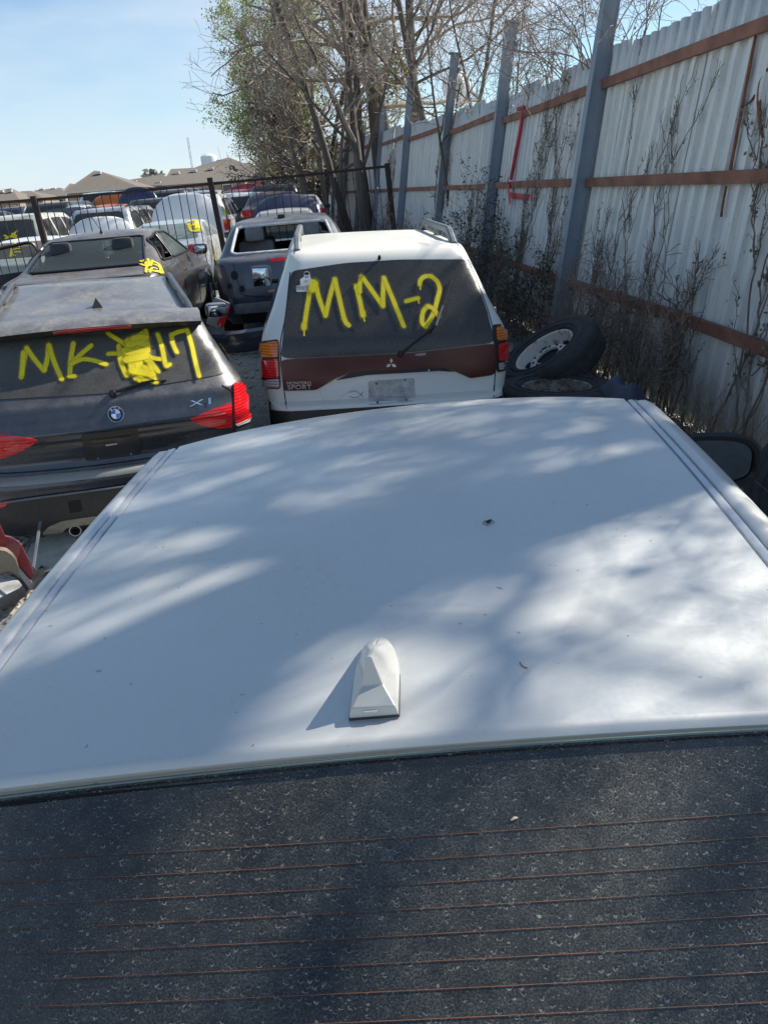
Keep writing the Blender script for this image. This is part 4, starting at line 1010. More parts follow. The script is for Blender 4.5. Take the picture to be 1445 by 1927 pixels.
# ------------------------------------------------------------------ dark saloon with an open door, behind the grey hatchback
def build_saloon():
    lv = scale_levels(SEDAN, 4.75, 1.80, 1.45); body = paint('dark_bronze_paint', (.040, .036, .036), .5, .3, .62, (.27, .25, .23), .7)
    c = Car('dark_saloon', 'dark dusty saloon with clear rear window, whip aerial and its left rear door hanging open', 'car', lv, body, (-2.56, 8.72), .02, .335, -.01, 0, crown=.04)
    P = lambda *p: px2(p, 3.01, 0, 250)
    hole = c.pix(P((176, 752), (264, 602), (300, 592), (757, 586), (742, 742)))
    w = max(abs(a) for a, _ in hole); z0 = min(b for _, b in hole); z1 = max(b for _, b in hole)
    print('CHECK saloon window', [tuple(round(x, 2) for x in a) for a in hole])
    win = rounded([(-.66, 1.085), (.66, 1.085), (.56, 1.365), (-.56, 1.365)], .1)
    c.cuts += [('rear', win)]
    c.patch('rear_window', win, 'rear', clearglass('hazy_rear_glass', (.50, .56, .54), .62), .002, .08, skirt=0)
    for a, b in zip(win, win[1:]+win[:1]): pass
    c.line('window_trim', win+win[:1], .016, 'rear', M['trim'], .002, n=2)
    sw = [rounded([(.98, 1.09), (1.22, 1.32), (1.62, 1.375), (1.66, 1.07)], .15), rounded([(1.74, 1.07), (1.72, 1.375), (2.2, 1.37), (2.95, 1.07)], .10)]
    for s in ('left', 'right'):
        for i, q in enumerate(sw):
            c.cuts += [(s, q)]
            c.line('window_trim', q+q[:1], .016, s, M['trim'], .002, n=2)
            if not (i == 0): c.patch('side_window', q, s, M['clearglass'], .0, .1, skirt=0)
        c.line('door_gap', [(1.70, 1.06), (1.70, .4)], .005, s, M['dark']); c.line('door_gap', [(2.75, 1.0), (2.7, .4)], .005, s, M['dark']); c.line('door_gap', [(.95, 1.05), (1.0, .8), (1.15, .5)], .005, s, M['dark'])
        sx = 1 if s == 'right' else -1
        mb = MB(); mb.box((sx*.99, 2.72, 1.09), (.20, .10, .13), None, .04); mo = mb.build('door_mirror', M['trim'], c.root); ml = MB(); ml.box((sx*.99, 2.667, 1.09), (.15, .006, .09), None, .002); ml.build('mirror_glass', M['mirror'], mo)
        h = MB(); h.box((sx*.885, 1.95, .90), (.02, .15, .025), None, .006); h.build('door_handle', M['chrome'], c.root)
    ws = rounded([(-.66, 1.06), (.66, 1.06), (.57, 1.36), (-.57, 1.36)], .1); c.cuts += [('front', ws)]; c.patch('windscreen', ws, 'front', M['clearglass'], .0, .1, skirt=0)
    interior(c, .75, 1.3, .75, 2.9, .66)
    c.patch('tail_light', [(-.87, .97), (-.50, .985), (-.50, .960), (-.86, .93)], 'rear', M['deepred'], .012); c.patch('tail_light', [(.87, .97), (.50, .985), (.50, .960), (.86, .93)], 'rear', M['deepred'], .012)
    c.patch('boot_edge', [(-.80, 1.008), (.80, 1.008), (.80, .985), (-.80, .985)], 'rear', M['trim'], .012)
    c.line('panel_gap', [(-.72, 1.06), (-.74, 1.0), (-.70, .8), (0, .72), (.70, .8), (.74, 1.0), (.72, 1.06)], .005, 'rear', M['dark'], 0)
    # aerial and roof clutter
    p, _ = c.cast(.02, 1.56, 'top'); mb = MB(); mb.tube([p, p+Vector((0, -.01, .035))], [.03, .012], 8); ae = mb.build('whip_aerial', M['trim'], c.root); mb = MB(); mb.tube([p+Vector((0, 0, .03)), p+Vector((-.075, -.12, .24))], .004, 5); mb.build('aerial_rod', M['trim'], ae)
    G = [P((795, 745), (830, 760)), P((800, 730), (840, 742), (850, 760)), P((820, 725), (835, 760)), P((840, 720), (850, 750)), P((865, 728), (855, 760)), P((830, 795), (835, 765), (870, 750), (900, 765), (905, 795)), P((850, 795), (865, 770), (890, 775)), P((870, 735), (900, 750), (922, 795)), P((835, 780), (870, 788), (915, 792))]
    c.strokes('graffiti', G, .035, parent=None, off=.012, halo=1.7)
    # the open door on the left, hinged at its front edge
    hx, hy = -.845, 1.72; ang = R(66)
    T = Matrix.Translation((hx, hy, 0)) @ Matrix.Rotation(ang, 4, 'Z')
    T = Matrix.Translation((hx, hy, 0)) @ Matrix.Rotation(-ang, 4, 'Z')
    out = [(0, .32), (0, 1.07), (-.05, 1.36), (-.34, 1.36), (-.58, 1.27), (-.80, 1.05), (-.78, .80), (-.58, .45), (-.45, .32)]
    sill = [q for q in out if q[1] <= 1.075]
    low = rounded([(0, .32), (0, 1.07), (-.79, 1.05), (-.78, .80), (-.58, .45), (-.45, .32)], .08)
    bm = bmesh.new(); f = bm.faces.new([bm.verts.new(T @ Vector((-.02, y, z))) for y, z in low]); e = bmesh.ops.extrude_face_region(bm, geom=[f]); dv = T.to_3x3() @ Vector((.075, 0, 0))
    for v in e['geom']:
        if isinstance(v, bmesh.types.BMVert): v.co += dv
    bmesh.ops.recalc_face_normals(bm, faces=bm.faces[:]); dr = bm_obj('door', bm, paint('door_paint', (.022, .035, .042), .4, .28, .3, (.26, .25, .23), .7), c.root, True, 30)
    mb = MB(); mb.tube([T @ Vector((.01-.06*(z-1.05), y, z)) for y, z in smooth_path([(-.79, 1.05), (-.66, 1.22), (-.48, 1.33), (-.25, 1.37), (-.03, 1.36), (-.01, 1.06)], 6)], .022, 6); mb.build('window_frame', M['trim'], dr)
    mb = MB(); mb.v = [T @ Vector((.01-.06*(z-1.05), y, z)) for y, z in [(-.78, 1.06), (-.58, 1.27), (-.34, 1.35), (-.04, 1.35), (-.01, 1.06)]]; mb.f = [(0, 1, 2, 3, 4)]; mb.build('door_window', M['clearglass'], dr)
    c.wheels((.95, 3.75), .33, .33)
    for nm, q in (('roofrear', (0, 1.46, 1.44)), ('decktop', (0, .12, 1.0)), ('Lcorner', (-.88, .2, 1.0)), ('mirror', (.99, 2.66, 1.09)), ('fr wheel', (.9, 3.75, .6)), ('door', tuple(T @ Vector((0, -.6, 1.26))))): print('CHECK saloon', nm, tuple(round(a) for a in proj(c.at(q))))
    return c.finish()
SALOON = build_saloon()

# ------------------------------------------------------------------ stripped blue hatchback in the middle
def build_stripped():
    lv = [(.26, .28, .12, 4.2, .78, .2), (.36, .36, .05, 4.32, .84, .25), (.55, .5, .0, 4.35, .875, .3), (.75, .68, .02, 4.3, .885, .3), (.92, .8, .06, 4.2, .875, .3), (1.0, .86, .09, 4.1, .86, .28), (1.04, .92, .16, 3.7, .835, .24), (1.06, 1.0, .24, 3.3, .81, .2),
          (1.2, 1.18, .42, 2.95, .735, .17), (1.36, 1.35, .66, 2.55, .65, .15), (1.43, 1.43, .84, 2.3, .59, .15)]
    body = paint('blue_grey_paint', (.035, .048, .078), .45, .26, .60, (.27, .265, .25), .8)
    c = Car('stripped_hatchback', 'blue grey hatchback stripped of its tail lights and rear window, bumper hanging off', 'car', lv, body, (-.33, 9.8), .0, .325, -.01, 0, crown=.04, bulge=.09)
    win = rounded([(-.655, 1.085), (.655, 1.085), (.56, 1.385), (-.56, 1.385)], .12); c.cuts += [('rear', win)]
    c.line('window_flange', win+win[:1], .020, 'rear', plain('bare_flange', (.55, .56, .57), .5), -.002, n=2)
    fw = rounded([(-.64, 1.08), (.64, 1.08), (.56, 1.38), (-.56, 1.38)], .1); c.cuts += [('front', fw)]; c.patch('windscreen', fw, 'front', M['clearglass'], 0, .1, skirt=0)
    for s in ('left', 'right'):
        for q in (rounded([(.72, 1.10), (.98, 1.36), (1.5, 1.40), (1.52, 1.07)], .14), rounded([(1.6, 1.07), (1.58, 1.40), (2.15, 1.38), (2.85, 1.05)], .10)):
            c.cuts += [(s, q)]; c.line('window_trim', q+q[:1], .016, s, M['trim'], .002, n=2); c.patch('side_window', q, s, M['clearglass'], 0, .1, skirt=0)
    interior(c, .75, 1.3, .40, 2.7, .66, seatmat=M['greyseat'])
    p, _ = c.cast(.0, .98, 'top'); mb = MB(); mb.box(p+Vector((0, 0, .02)), (.10, .13, .045), None, .018); mb.build('roof_aerial', M['trim'], c.root)
    c.patch('brake_light', [(-.20, 1.012), (.25, 1.012), (.25, .985), (-.14, .978)], 'rear', M['red'], .010)
    for x, z, r in ((-.62, .86, .045), (-.70, .74, .03), (-.55, .70, .035), (.62, .86, .045), (.68, .72, .035)):
        c.patch('lamp_hole', [(x+r*math.cos(a), z+r*1.2*math.sin(a)) for a in np.linspace(0, 6.28, 13)[:-1]], 'rear', M['dark'], .004)
    for s in (-1, 1):
        c.patch('lamp_recess', rounded([(s*.80, .97), (s*.52, .95), (s*.50, .66), (s*.66, .60), (s*.80, .66)], .2), 'rear', paint('bare_recess_paint', (.05, .055, .065), .2, .5, .5), .002)
    c.patch('badge', rounded([(-.24, .66), (-.07, .68), (-.07, .645), (-.24, .63)], .3), 'rear', plain('faded_badge', (.42, .24, .20), .4, .4), .010)
    c.line('panel_gap', [(-.62, 1.0), (-.58, .75), (-.52, .62), (0, .58), (.52, .62), (.58, .75), (.62, 1.0)], .005, 'rear', M['dark'], 0)
    c.patch('crash_bar', rounded([(-.66, .53), (.66, .53), (.66, .42), (-.66, .42)], .1), 'rear', plain('grey_beam', (.20, .21, .23), .5, .4), .05)
    c.patch('rear_opening', rounded([(-.62, .40), (.62, .40), (.6, .28), (-.6, .28)], .1), 'rear', M['dark'], .01)
    # bumper skin hanging down at the left end
    bp = MB(); n = 26
    def pos(t):   # along the bumper from the dropped left end to the right
        x = -.98+1.9*t; return Vector((x, -.30-.16*math.sin(math.pi*t)+.45*max(0, .12-t)*6*0+.25*(1-min(1, t*6)), .12+.16*t))
    bp.sweep([pos(i/n) for i in range(n+1)], [(-.03, -.13), (.0, -.14), (.035, -.08), (.045, 0), (.03, .09), (-.03, .12), (-.045, .11), (.0, .06), (.02, 0), (.01, -.09)])
    bo = bp.build('loose_bumper', body, c.root)
    fl = MB(); fl.box((-.86, -.12, .46), (.20, .05, .34), Matrix.Rotation(R(28), 3, 'Y'), .02); fo = fl.build('bumper_corner', plain('grey_bumper_skin', (.24, .26, .29), .45), c.root)
    fl = MB(); fl.box((-.80, -.155, .42), (.085, .02, .26), Matrix.Rotation(R(28), 3, 'Y'), .008); fl.build('reflector', M['red'], fo)
    c.wheels((.85, 3.5), .32, .32)
    for nm, q in (('aerial', (0, .98, 1.48)), ('winBL', (-.655, .25, 1.085)), ('winTL', (-.56, .66, 1.385)), ('Ledge', (-.885, .4, .8)), ('deck', (0, .1, 1.03)), ('roof front', (0, 2.2, 1.46)), ('bumpL', tuple(pos(0)))): print('CHECK strip', nm, tuple(round(a) for a in proj(c.at(q))))
    return c.finish()
STRIPPED = build_stripped()

# ------------------------------------------------------------------ trees
def bark(name, a, b):
    k = NB(name); n = k.noise(9, 6, .7, sc=(1, 1, .25)); k.set(Base_Color=k.mix(k.ramp(n, .3, .7), a, b), Roughness=.95); k.bump(n, .5, .02); return k.m
BARK = bark('grey_bark', (.12, .10, .085), (.27, .235, .20)); BARKD = bark('dark_bark', (.06, .05, .043), (.16, .135, .115)); TWIG = bark('grey_twig', (.21, .17, .135), (.38, .32, .26)); TWIGB = bark('brown_twig', (.19, .135, .10), (.34, .26, .205))
def leafmat(name, a, b, c, tr=.35):
    k = NB(name); g = k.n('ShaderNodeNewGeometry'); r = k.n('ShaderNodeValToRGB'); e = r.color_ramp.elements; e[0].color = (*a, 1); e[1].color = (*c, 1); e.new(.5).color = (*b, 1); k.l(g.outputs['Random Per Island'], r.inputs['Fac'])
    k.set(Base_Color=r.outputs['Color'], Roughness=.6); t = k.n('ShaderNodeBsdfTranslucent'); k.l(r.outputs['Color'], t.inputs['Color']); m_ = k.n('ShaderNodeMixShader'); m_.inputs['Fac'].default_value = tr
    k.l(k.b.outputs[0], m_.inputs[1]); k.l(t.outputs[0], m_.inputs[2]); k.l(m_.outputs[0], k.o.inputs['Surface']); return k.m
SPRING = leafmat('spring_leaves', (.24, .30, .10), (.34, .40, .15), (.44, .47, .22), .5); CEDAR = leafmat('cedar_sprays', (.035, .045, .020), (.07, .078, .032), (.13, .115, .05), .2); MISTLE = leafmat('mistletoe_leaves', (.10, .10, .02), (.19, .17, .03), (.27, .24, .05), .3); DRYL = leafmat('dry_leaves', (.10, .065, .035), (.19, .13, .08), (.26, .2, .13), .2)
def grow(rng, p, d, ln, rad, lev, cfg, out, tips):
    """one branch: a wandering polyline, then its side branches"""
    n = max(3, int(4+ln*cfg.get('seg', 1.6))); pts = [p.copy()]; rr = [rad]; d = d.normalized()
    for i in range(n):
        w = cfg['wander'][min(lev, len(cfg['wander'])-1)]
        d = (d + Vector((rng.gauss(0, w), rng.gauss(0, w), rng.gauss(0, w))) + Vector((0, 0, cfg['lift'][min(lev, len(cfg['lift'])-1)]))).normalized()
        p = p + d*ln/n; pts.append(p.copy()); rr.append(max(cfg.get('rmin', .003), rad*(1-(i+1)/n*cfg.get('taper', .78))))
    out.append((pts, rr, lev))
    if lev >= cfg['levels']:
        tips.append(pts); return
    k = cfg['kids'][lev]; st = cfg['start'][lev]
    for i in range(k):
        t = st+(1-st)*(i+rng.random())/k; j = min(n-1, int(t*n)); q = pts[j].lerp(pts[j+1], t*n-j); tan = (pts[j+1]-pts[j]).normalized()
        sd = tan.orthogonal(); sd.rotate(Matrix.Rotation(rng.uniform(0, 6.283), 3, tan)); a = R(rng.uniform(*cfg['angle'][lev]))
        nd = tan*math.cos(a)+sd*math.sin(a)
        grow(rng, q, nd, ln*rng.uniform(*cfg['ratio'][lev])*(1.15-.45*t), rr[j]*cfg.get('thin', .62), lev+1, cfg, out, tips)
def branch_mesh(branches, lo, hi, root, name, mat):
    mb = MB(); inv = root.matrix_world.inverted()
    for pts, rr, lev in branches:
        if lo <= lev <= hi: mb.tube([inv @ q for q in pts], rr, 9 if rr[0] > .09 else (5 if rr[0] > .025 else 3), False)
    if not mb.v: return None
    o = mb.build(name, mat, root, True, 80)
    if name == 'twigs': o['kind'] = 'stuff'
    return o
def leaf_mesh(rng, tips, root, name, mat, per, size, spread, droop=.0, frac=1.):
    V, F = [], []; inv = root.matrix_world.inverted()
    for pts in tips:
        if rng.random() > frac: continue
        for _ in range(per):
            t = rng.uniform(.15, 1)*(len(pts)-1); j = min(len(pts)-2, int(t)); c = pts[j].lerp(pts[j+1], t-j)+Vector((rng.gauss(0, spread), rng.gauss(0, spread), rng.gauss(0, spread)-droop))
            d = Vector((rng.gauss(0, 1), rng.gauss(0, 1), rng.gauss(.3, 1))).normalized(); s = d.orthogonal().normalized(); s.rotate(Matrix.Rotation(rng.uniform(0, 6.28), 3, d)); L = size*rng.uniform(.6, 1.3); b = len(V)
            V += [inv @ (c-d*L*.5), inv @ (c+s*L*.30), inv @ (c+d*L*.5), inv @ (c-s*L*.30)]; F.append((b, b+1, b+2, b+3))
    return mesh_obj(name, V, F, mat, root, False)
def clump(rng, c, r, n, size, root, name, mat):
    V, F = [], []; inv = root.matrix_world.inverted()
    for _ in range(n):
        q = Vector((rng.gauss(0, r*.45), rng.gauss(0, r*.45), rng.gauss(0, r*.5)))+Vector(c); d = Vector((rng.gauss(0, 1), rng.gauss(0, 1), rng.gauss(0, 1))).normalized(); s = d.orthogonal().normalized(); L = size*rng.uniform(.6, 1.3); b = len(V)
        V += [inv @ (q-d*L*.5), inv @ (q+s*L*.3), inv @ (q+d*L*.5), inv @ (q-s*L*.3)]; F.append((b, b+1, b+2, b+3))
    return mesh_obj(name, V, F, mat, root, False)
BARE = dict(levels=4, kids=[7, 6, 5, 4], start=[.35, .25, .2, .15], angle=[(25, 60), (25, 60), (25, 65), (25, 70)], ratio=[(.38, .6), (.42, .65), (.42, .65), (.4, .7)], wander=[.06, .13, .18, .22, .25], lift=[.03, .05, .04, .02, .0], rmin=.006)
def tree(name, label, base, stems, cfg, seed, barkm=BARK, twigm=TWIG, split=1, leaves=(), extra=None, group=None, cat='tree'):
    rng = random.Random(seed); root = empty(name, label, cat, base, 0, group); out, tips = [], []
    for off, d, ln, rad, *cc in stems: grow(rng, Vector(base)+Vector(off), Vector(d), ln, rad, 0, cc[0] if cc else cfg, out, tips)
    branch_mesh(out, 0, split, root, 'trunk', barkm); branch_mesh(out, split+1, 9, root, 'crown', twigm)
    for nm, mat, per, size, spread, frac in leaves: leaf_mesh(rng, tips, root, nm, mat, per, size, spread, 0, frac)
    if extra: extra(rng, root, out)
    return root
def xat(px, y): return ony(px, 350, y).x
# the tall trees beyond the wall on the right (outside the frame): their shade dapples the roof, the rear window mirrors them
def shade_tree():
    """a bare tree just beyond the wall; its limbs are laid so that their shade falls on the silver car as in the photograph"""
    base = Vector((4.62, 3.05, 0)); root = empty('bare_tree', 'bare tree close beyond the wall that shades the silver roof', 'tree', base); rng = random.Random(12); out, tips = [], []
    trunk = [base+Vector((.04*math.sin(z*.9)-.0*z, .03*math.sin(z*1.3), z)) for z in np.linspace(-.1, 5.4, 12)]
    out.append((trunk, [.185-.011*i*.55 for i in range(12)], 0)); top = trunk[-1]
    def shade(px, py, t, z=1.45): return onz(px, py, z)+SUN*t
    TW = dict(levels=2, kids=[7, 5], start=[.15, .15], angle=[(25, 65), (25, 65)], ratio=[(.35, .6), (.35, .6)], wander=[.14, .18, .22], lift=[.04, .03, .0], rmin=.004, thin=.6, taper=.75)
    def limb(pts, r0, r1, join, twigs, tw=1.2):
        P = [Vector(p) for p in smooth_path([join]+pts, 7)]; n = len(P); rr = [r0+(r1-r0)*i/(n-1) for i in range(n)]; out.append((P, rr, 0))
        for i in range(twigs):
            k = int(n*(.2+.8*rng.random()))-1; d = (P[min(k+1, n-1)]-P[max(k-1, 0)]).normalized(); sd = d.orthogonal().normalized(); sd.rotate(Matrix.Rotation(rng.uniform(0, 6.28), 3, d))
            grow(rng, P[k], d*.7+sd*.8+Vector((0, 0, .25)), tw*rng.uniform(.5, 1.1), max(.008, rr[k]*.42), 1, TW, out, tips)
    tr = lambda z: trunk[min(11, int(z/5.5*11+.5))]
    # main leader: carries the broad band on towards the lower left
    limb([shade(420, 1205, 6.6), shade(230, 1290, 7.1), shade(60, 1395, 7.7), shade(-160, 1530, 8.6)], .145, .08, top, 3)
    limb([shade(560, 1105, 6.4), shade(330, 1170, 6.9), shade(90, 1245, 7.6), shade(-120, 1330, 8.6)], .10, .045, tr(5.2), 7)
    limb([shade(700, 1010, 6.2), shade(430, 985, 6.9), shade(250, 975, 7.5), shade(80, 990, 8.3)], .065, .03, tr(4.7), 9)
    limb([shade(1000, 880, 6.0), shade(760, 865, 6.8), shade(540, 890, 7.4), shade(330, 950, 8.2)], .05, .022, tr(4.1), 12, 1.4)
    limb([shade(1240, 870, 5.9), shade(1120, 825, 6.6), shade(900, 800, 7.4), shade(650, 815, 8.4)], .042, .02, tr(3.9), 14, 1.5)
    limb([shade(330, 1400, 7.3, 1.42), shade(110, 1500, 8.0, 1.42), shade(-60, 1600, 8.8, 1.4)], .045, .03, shade(420, 1205, 6.6), 2)
    # high thin limbs whose shade is a faint streak
    limb([shade(1245, 1030, 7.2), shade(1180, 1150, 7.9), shade(1095, 1290, 8.6), shade(1060, 1420, 9.4)], .020, .012, tr(5.0), 2)
    limb([shade(960, 1120, 7.4), shade(905, 1210, 8.0), shade(905, 1330, 8.6), shade(850, 1470, 9.0, 1.42), shade(730, 1620, 9.4, 1.39), shade(640, 1760, 9.8, 1.36), shade(560, 1960, 10.4, 1.32)], .032, .030, top, 0)
    branch_mesh(out, 0, 0, root, 'trunk', BARK); branch_mesh(out, 1, 9, root, 'crown', TWIG)
shade_tree()
FAN = dict(BARE, kids=[12, 7, 5, 4], start=[.40, .2, .2, .15], wander=[.03, .12, .17, .2, .25], thin=.5, ratio=[(.24, .40), (.4, .6), (.42, .62), (.4, .7)])
tree('bare_tree', 'slim bare tree beyond the wall, just behind the first post', (5.2, 4.85, 0), [((0, 0, 0), (-.05, 0, 1), 7.8, .085), ((.3, .5, 0), (.0, .06, 1), 7.2, .07)], FAN, 5, BARK, TWIG)
tree('leafy_tree', 'tall tree with fresh pale green leaves at the left end of the wall', (xat(560, 42), 42, 0), [((0, 0, 0), (-.05, 0, 1), 10.0, .13), ((.1, 0, 0), (-.24, .05, 1), 8.2, .10), ((-.1, .2, 0), (-.15, -.1, 1), 9.6, .10)],
     dict(BARE, levels=3, kids=[12, 6, 5], start=[.16, .15, .1], angle=[(16, 42), (20, 48), (20, 55)], ratio=[(.26, .42), (.36, .56), (.4, .6)], lift=[.02, .05, .05, .04]), 3, BARK, TWIG, 1, [('leaves', SPRING, 40, .105, .15, .97)])
def mist(px, py, y, r, n):
    def f(rng, root, out):
        for a, b, c, rr, q in zip(px, py, y, r, n): clump(rng, ony(a, b, c), rr, q, .13, root, 'mistletoe', MISTLE)['kind'] = 'stuff'
    return f
tree('evergreen_tree', 'dark brown green cedar tangled with bare twigs at the end of the wall', (xat(578, 38), 38, 0), [((0, 0, 0), (0, 0, 1), 9.6, .22), ((.5, .3, 0), (.10, 0, 1), 9.0, .16), ((-.4, 0, 0), (-.10, 0, 1), 7.2, .13)],
     dict(BARE, levels=3, kids=[18, 8, 6], start=[.16, .15, .1], angle=[(40, 80), (30, 60), (25, 60)], ratio=[(.20, .34), (.36, .55), (.4, .6)], lift=[.02, .02, .02, .0]), 9, BARKD, TWIGB, 1, [('foliage', CEDAR, 7, .16, .18, .20), ('dead_leaves', DRYL, 2, .08, .12, .35)])
tree('bare_tree', 'broad bare brown tree with tangled twigs in front of the far wall', (xat(612, 34), 34, 0), [((0, 0, 0), (-.05, 0, 1), 9.0, .15), ((.4, .2, 0), (.12, 0, 1), 9.4, .13), ((-.3, 0, 0), (-.28, 0, 1), 7.4, .12), ((-.2, .1, 0), (-.42, .0, 1), 6.6, .08)],
     dict(BARE, levels=3, kids=[13, 8, 6], start=[.26, .15, .1], ratio=[(.28, .45), (.36, .55), (.4, .62)], angle=[(30, 75), (25, 65), (25, 70)]), 21, BARK, TWIG, 1, [('dead_leaves', DRYL, 1, .06, .08, .3)], mist((565, 600, 585), (165, 300, 210), (34, 35, 35), (.8, 1.1, .7), (300, 420, 200)))
tree('bare_tree', 'large many-stemmed bare tree with thick dark trunks behind the wall', (xat(745, 29), 29.5, 0), [((-.9, 0, 0), (-.16, 0, 1), 12, .22), ((-.3, .3, 0), (-.09, 0, 1), 12.5, .27), ((.1, 0, 0), (-.05, .05, 1), 12.5, .22), ((.8, .2, 0), (-.02, 0, 1), 12, .21), ((-1.6, .6, 0), (-.2, 0, 1), 11, .15)],
     dict(BARE, levels=3, kids=[10, 7, 5], start=[.36, .2, .15], ratio=[(.26, .45), (.36, .56), (.4, .62)], wander=[.035, .14, .18, .22], taper=.55, thin=.42, angle=[(40, 90), (25, 65), (25, 70)]), 31, BARKD, TWIG, 0, [], mist((742, 745, 715), (120, 150, 60), (28.5, 28.5, 29), (.9, .8, .5), (420, 340, 130)))
tree('bare_tree', 'slender bare tree leaning over the wall between the far posts', (xat(832, 23.5), 23.5, 0), [((0, 0, 0), (-.06, 0, 1), 9.5, .13), ((.5, .4, 0), (.16, 0, 1), 9, .08)],
     dict(BARE, levels=3, kids=[13, 7, 5], start=[.42, .2, .15], ratio=[(.26, .42), (.36, .56), (.4, .62)], wander=[.05, .15, .2, .24], taper=.6, thin=.45), 44, BARKD, TWIG, 1)
tree('bare_tree', 'thin bare tree with spreading twigs beyond the capped post', (xat(905, 18.5), 18.5, 0), [((0, 0, 0), (-.02, 0, 1), 6.6, .05), ((.3, .2, 0), (.10, 0, 1), 6.2, .04), ((-.5, .3, 0), (-.12, 0, 1), 6.4, .045)],
     dict(BARE, levels=3, kids=[13, 7, 5], start=[.42, .2, .15], ratio=[(.26, .42), (.36, .56), (.4, .62)], wander=[.06, .16, .2, .24]), 47, BARKD, TWIG, 1)
tree('bare_tree', 'dark crooked trunk standing in front of the wall beside the iron fence', (xat(683, 25), 25, 0), [((0, 0, 0), (-.02, 0, 1), 7.5, .17), ((.05, .1, 2.4), (-.3, 0, 1), 4.6, .08), ((.05, .1, 2.6), (.35, -.1, .75), 3.4, .06), ((0, .1, 3), (-.55, -.1, .55), 4.0, .05)],
     dict(BARE, levels=3, kids=[9, 6, 5], start=[.42, .2, .15], ratio=[(.26, .42), (.36, .56), (.4, .62)], wander=[.05, .16, .2, .24], taper=.6, thin=.5), 52, BARKD, TWIG, 0, [('dead_leaves', DRYL, 2, .06, .07, .3)])
# a plastic bag caught in the twigs
mb = MB(); rb = random.Random(3); c0 = ony(586, 136, 31)
mb.grid(lambda u, v: c0+Vector((.19*math.sin(3.14*u)*math.cos(6.28*v)*(1+.3*math.sin(9*v)), .12*math.sin(3.14*u)*math.sin(6.28*v), .13*math.cos(3.14*u)+.03*math.sin(7*v+3*u))), 8, 14)
tag(recalc(mb.build('plastic_bag', plain('white_plastic', (.8, .8, .8), .5))), 'white plastic bag caught in the brown tree', 'bag')
mb = MB(); c1 = ony(856, 168, 24); mb.grid(lambda u, v: c1+Vector((.42*math.sin(3.14*u)*math.cos(6.28*v)*(1+.3*math.sin(11*v)), .2*math.sin(3.14*u)*math.sin(6.28*v), .40*math.cos(3.14*u)+.08*math.sin(9*v+5*u))), 10, 18)
tag(recalc(mb.build('plastic_sheet', plain('torn_white_plastic', (.78, .78, .78), .6))), 'torn white plastic sheet caught beside the far capped post', 'plastic sheet')

# ------------------------------------------------------------------ vines, brush and weeds along the wall
VINEM = bark('vine_bark', (.07, .056, .045), (.22, .18, .145))
def vine(label, y, h, seed, n=4, spread=.35, rad=.011, off=.07, cls='bare_vine', leaves=0):
    rng = random.Random(seed); base = wallp(y, 0, off); root = empty(cls, label, 'vine', tuple(base)); inv = root.matrix_world.inverted(); out, tips = [], []
    def climb(y0, z0, ln, r, lev, ang):
        pts, rr = [], []; yy, zz, a = y0, z0, ang; m_ = int(ln/.10)+3
        for i in range(m_+1):
            pts.append(wallp(yy, zz, off+.03*rng.random())); rr.append(max(.0022, r*(1-.75*i/m_)))
            a += rng.gauss(0, .16)-.10*a; yy += ln/m_*math.sin(a); zz += ln/m_*math.cos(a)
        out.append((pts, rr, lev)); tips.append(pts)
        if lev < 3:
            for _ in range((5, 4, 2)[lev]):
                t = rng.uniform(.15, .95); q = pts[int(t*m_)]; z_ = q.z; climb(q.y, z_, ln*rng.uniform(.18, .42), max(.004, r*.55), lev+1, ang*.3+rng.choice((-1, 1))*rng.uniform(.25, .95))
    for i in range(n): climb(y+rng.gauss(0, spread*.3), 0, h*rng.uniform(.65, 1.1), rad, 0, rng.gauss(0, .12))
    branch_mesh(out, 0, 0, root, 'stem', VINEM); branch_mesh(out, 1, 9, root, 'twigs', VINEM)
    if leaves: leaf_mesh(rng, tips, root, 'dead_leaves', DRYL, leaves, .035, .03)
    return root
vine('dark bare vine climbing the middle of the nearest wall bay', 7.4, 2.9, 1, 3, .5, .009)
vine('thick dark vine climbing beside the rust streak', 5.35, 2.6, 2, 4, .3, .012, leaves=2)
vine('dark vine hanging thickly left of the first post', 12.0, 3.1, 3, 4, .3, .014, leaves=2)
vine('thin vine climbing close to the left of the first post', 10.5, 3.2, 4, 3, .25, .011, leaves=1)
vine('sparse vine creeping up the bay beyond the capped post', 15.8, 2.2, 5, 3, .5)
vine('dark vine hugging the edge of the third post', 19.6, 3.8, 6, 5, .25, .018, leaves=2)
vine('dark vine tangle low on the far bays', 26.5, 3.6, 7, 5, .9, .012, leaves=1)
vine('short bare vine at the foot of the nearest wall bay', 6.3, 1.5, 8, 4, .5)
vine('small vine right of the first post foot', 8.6, 1.7, 18, 4, .5)
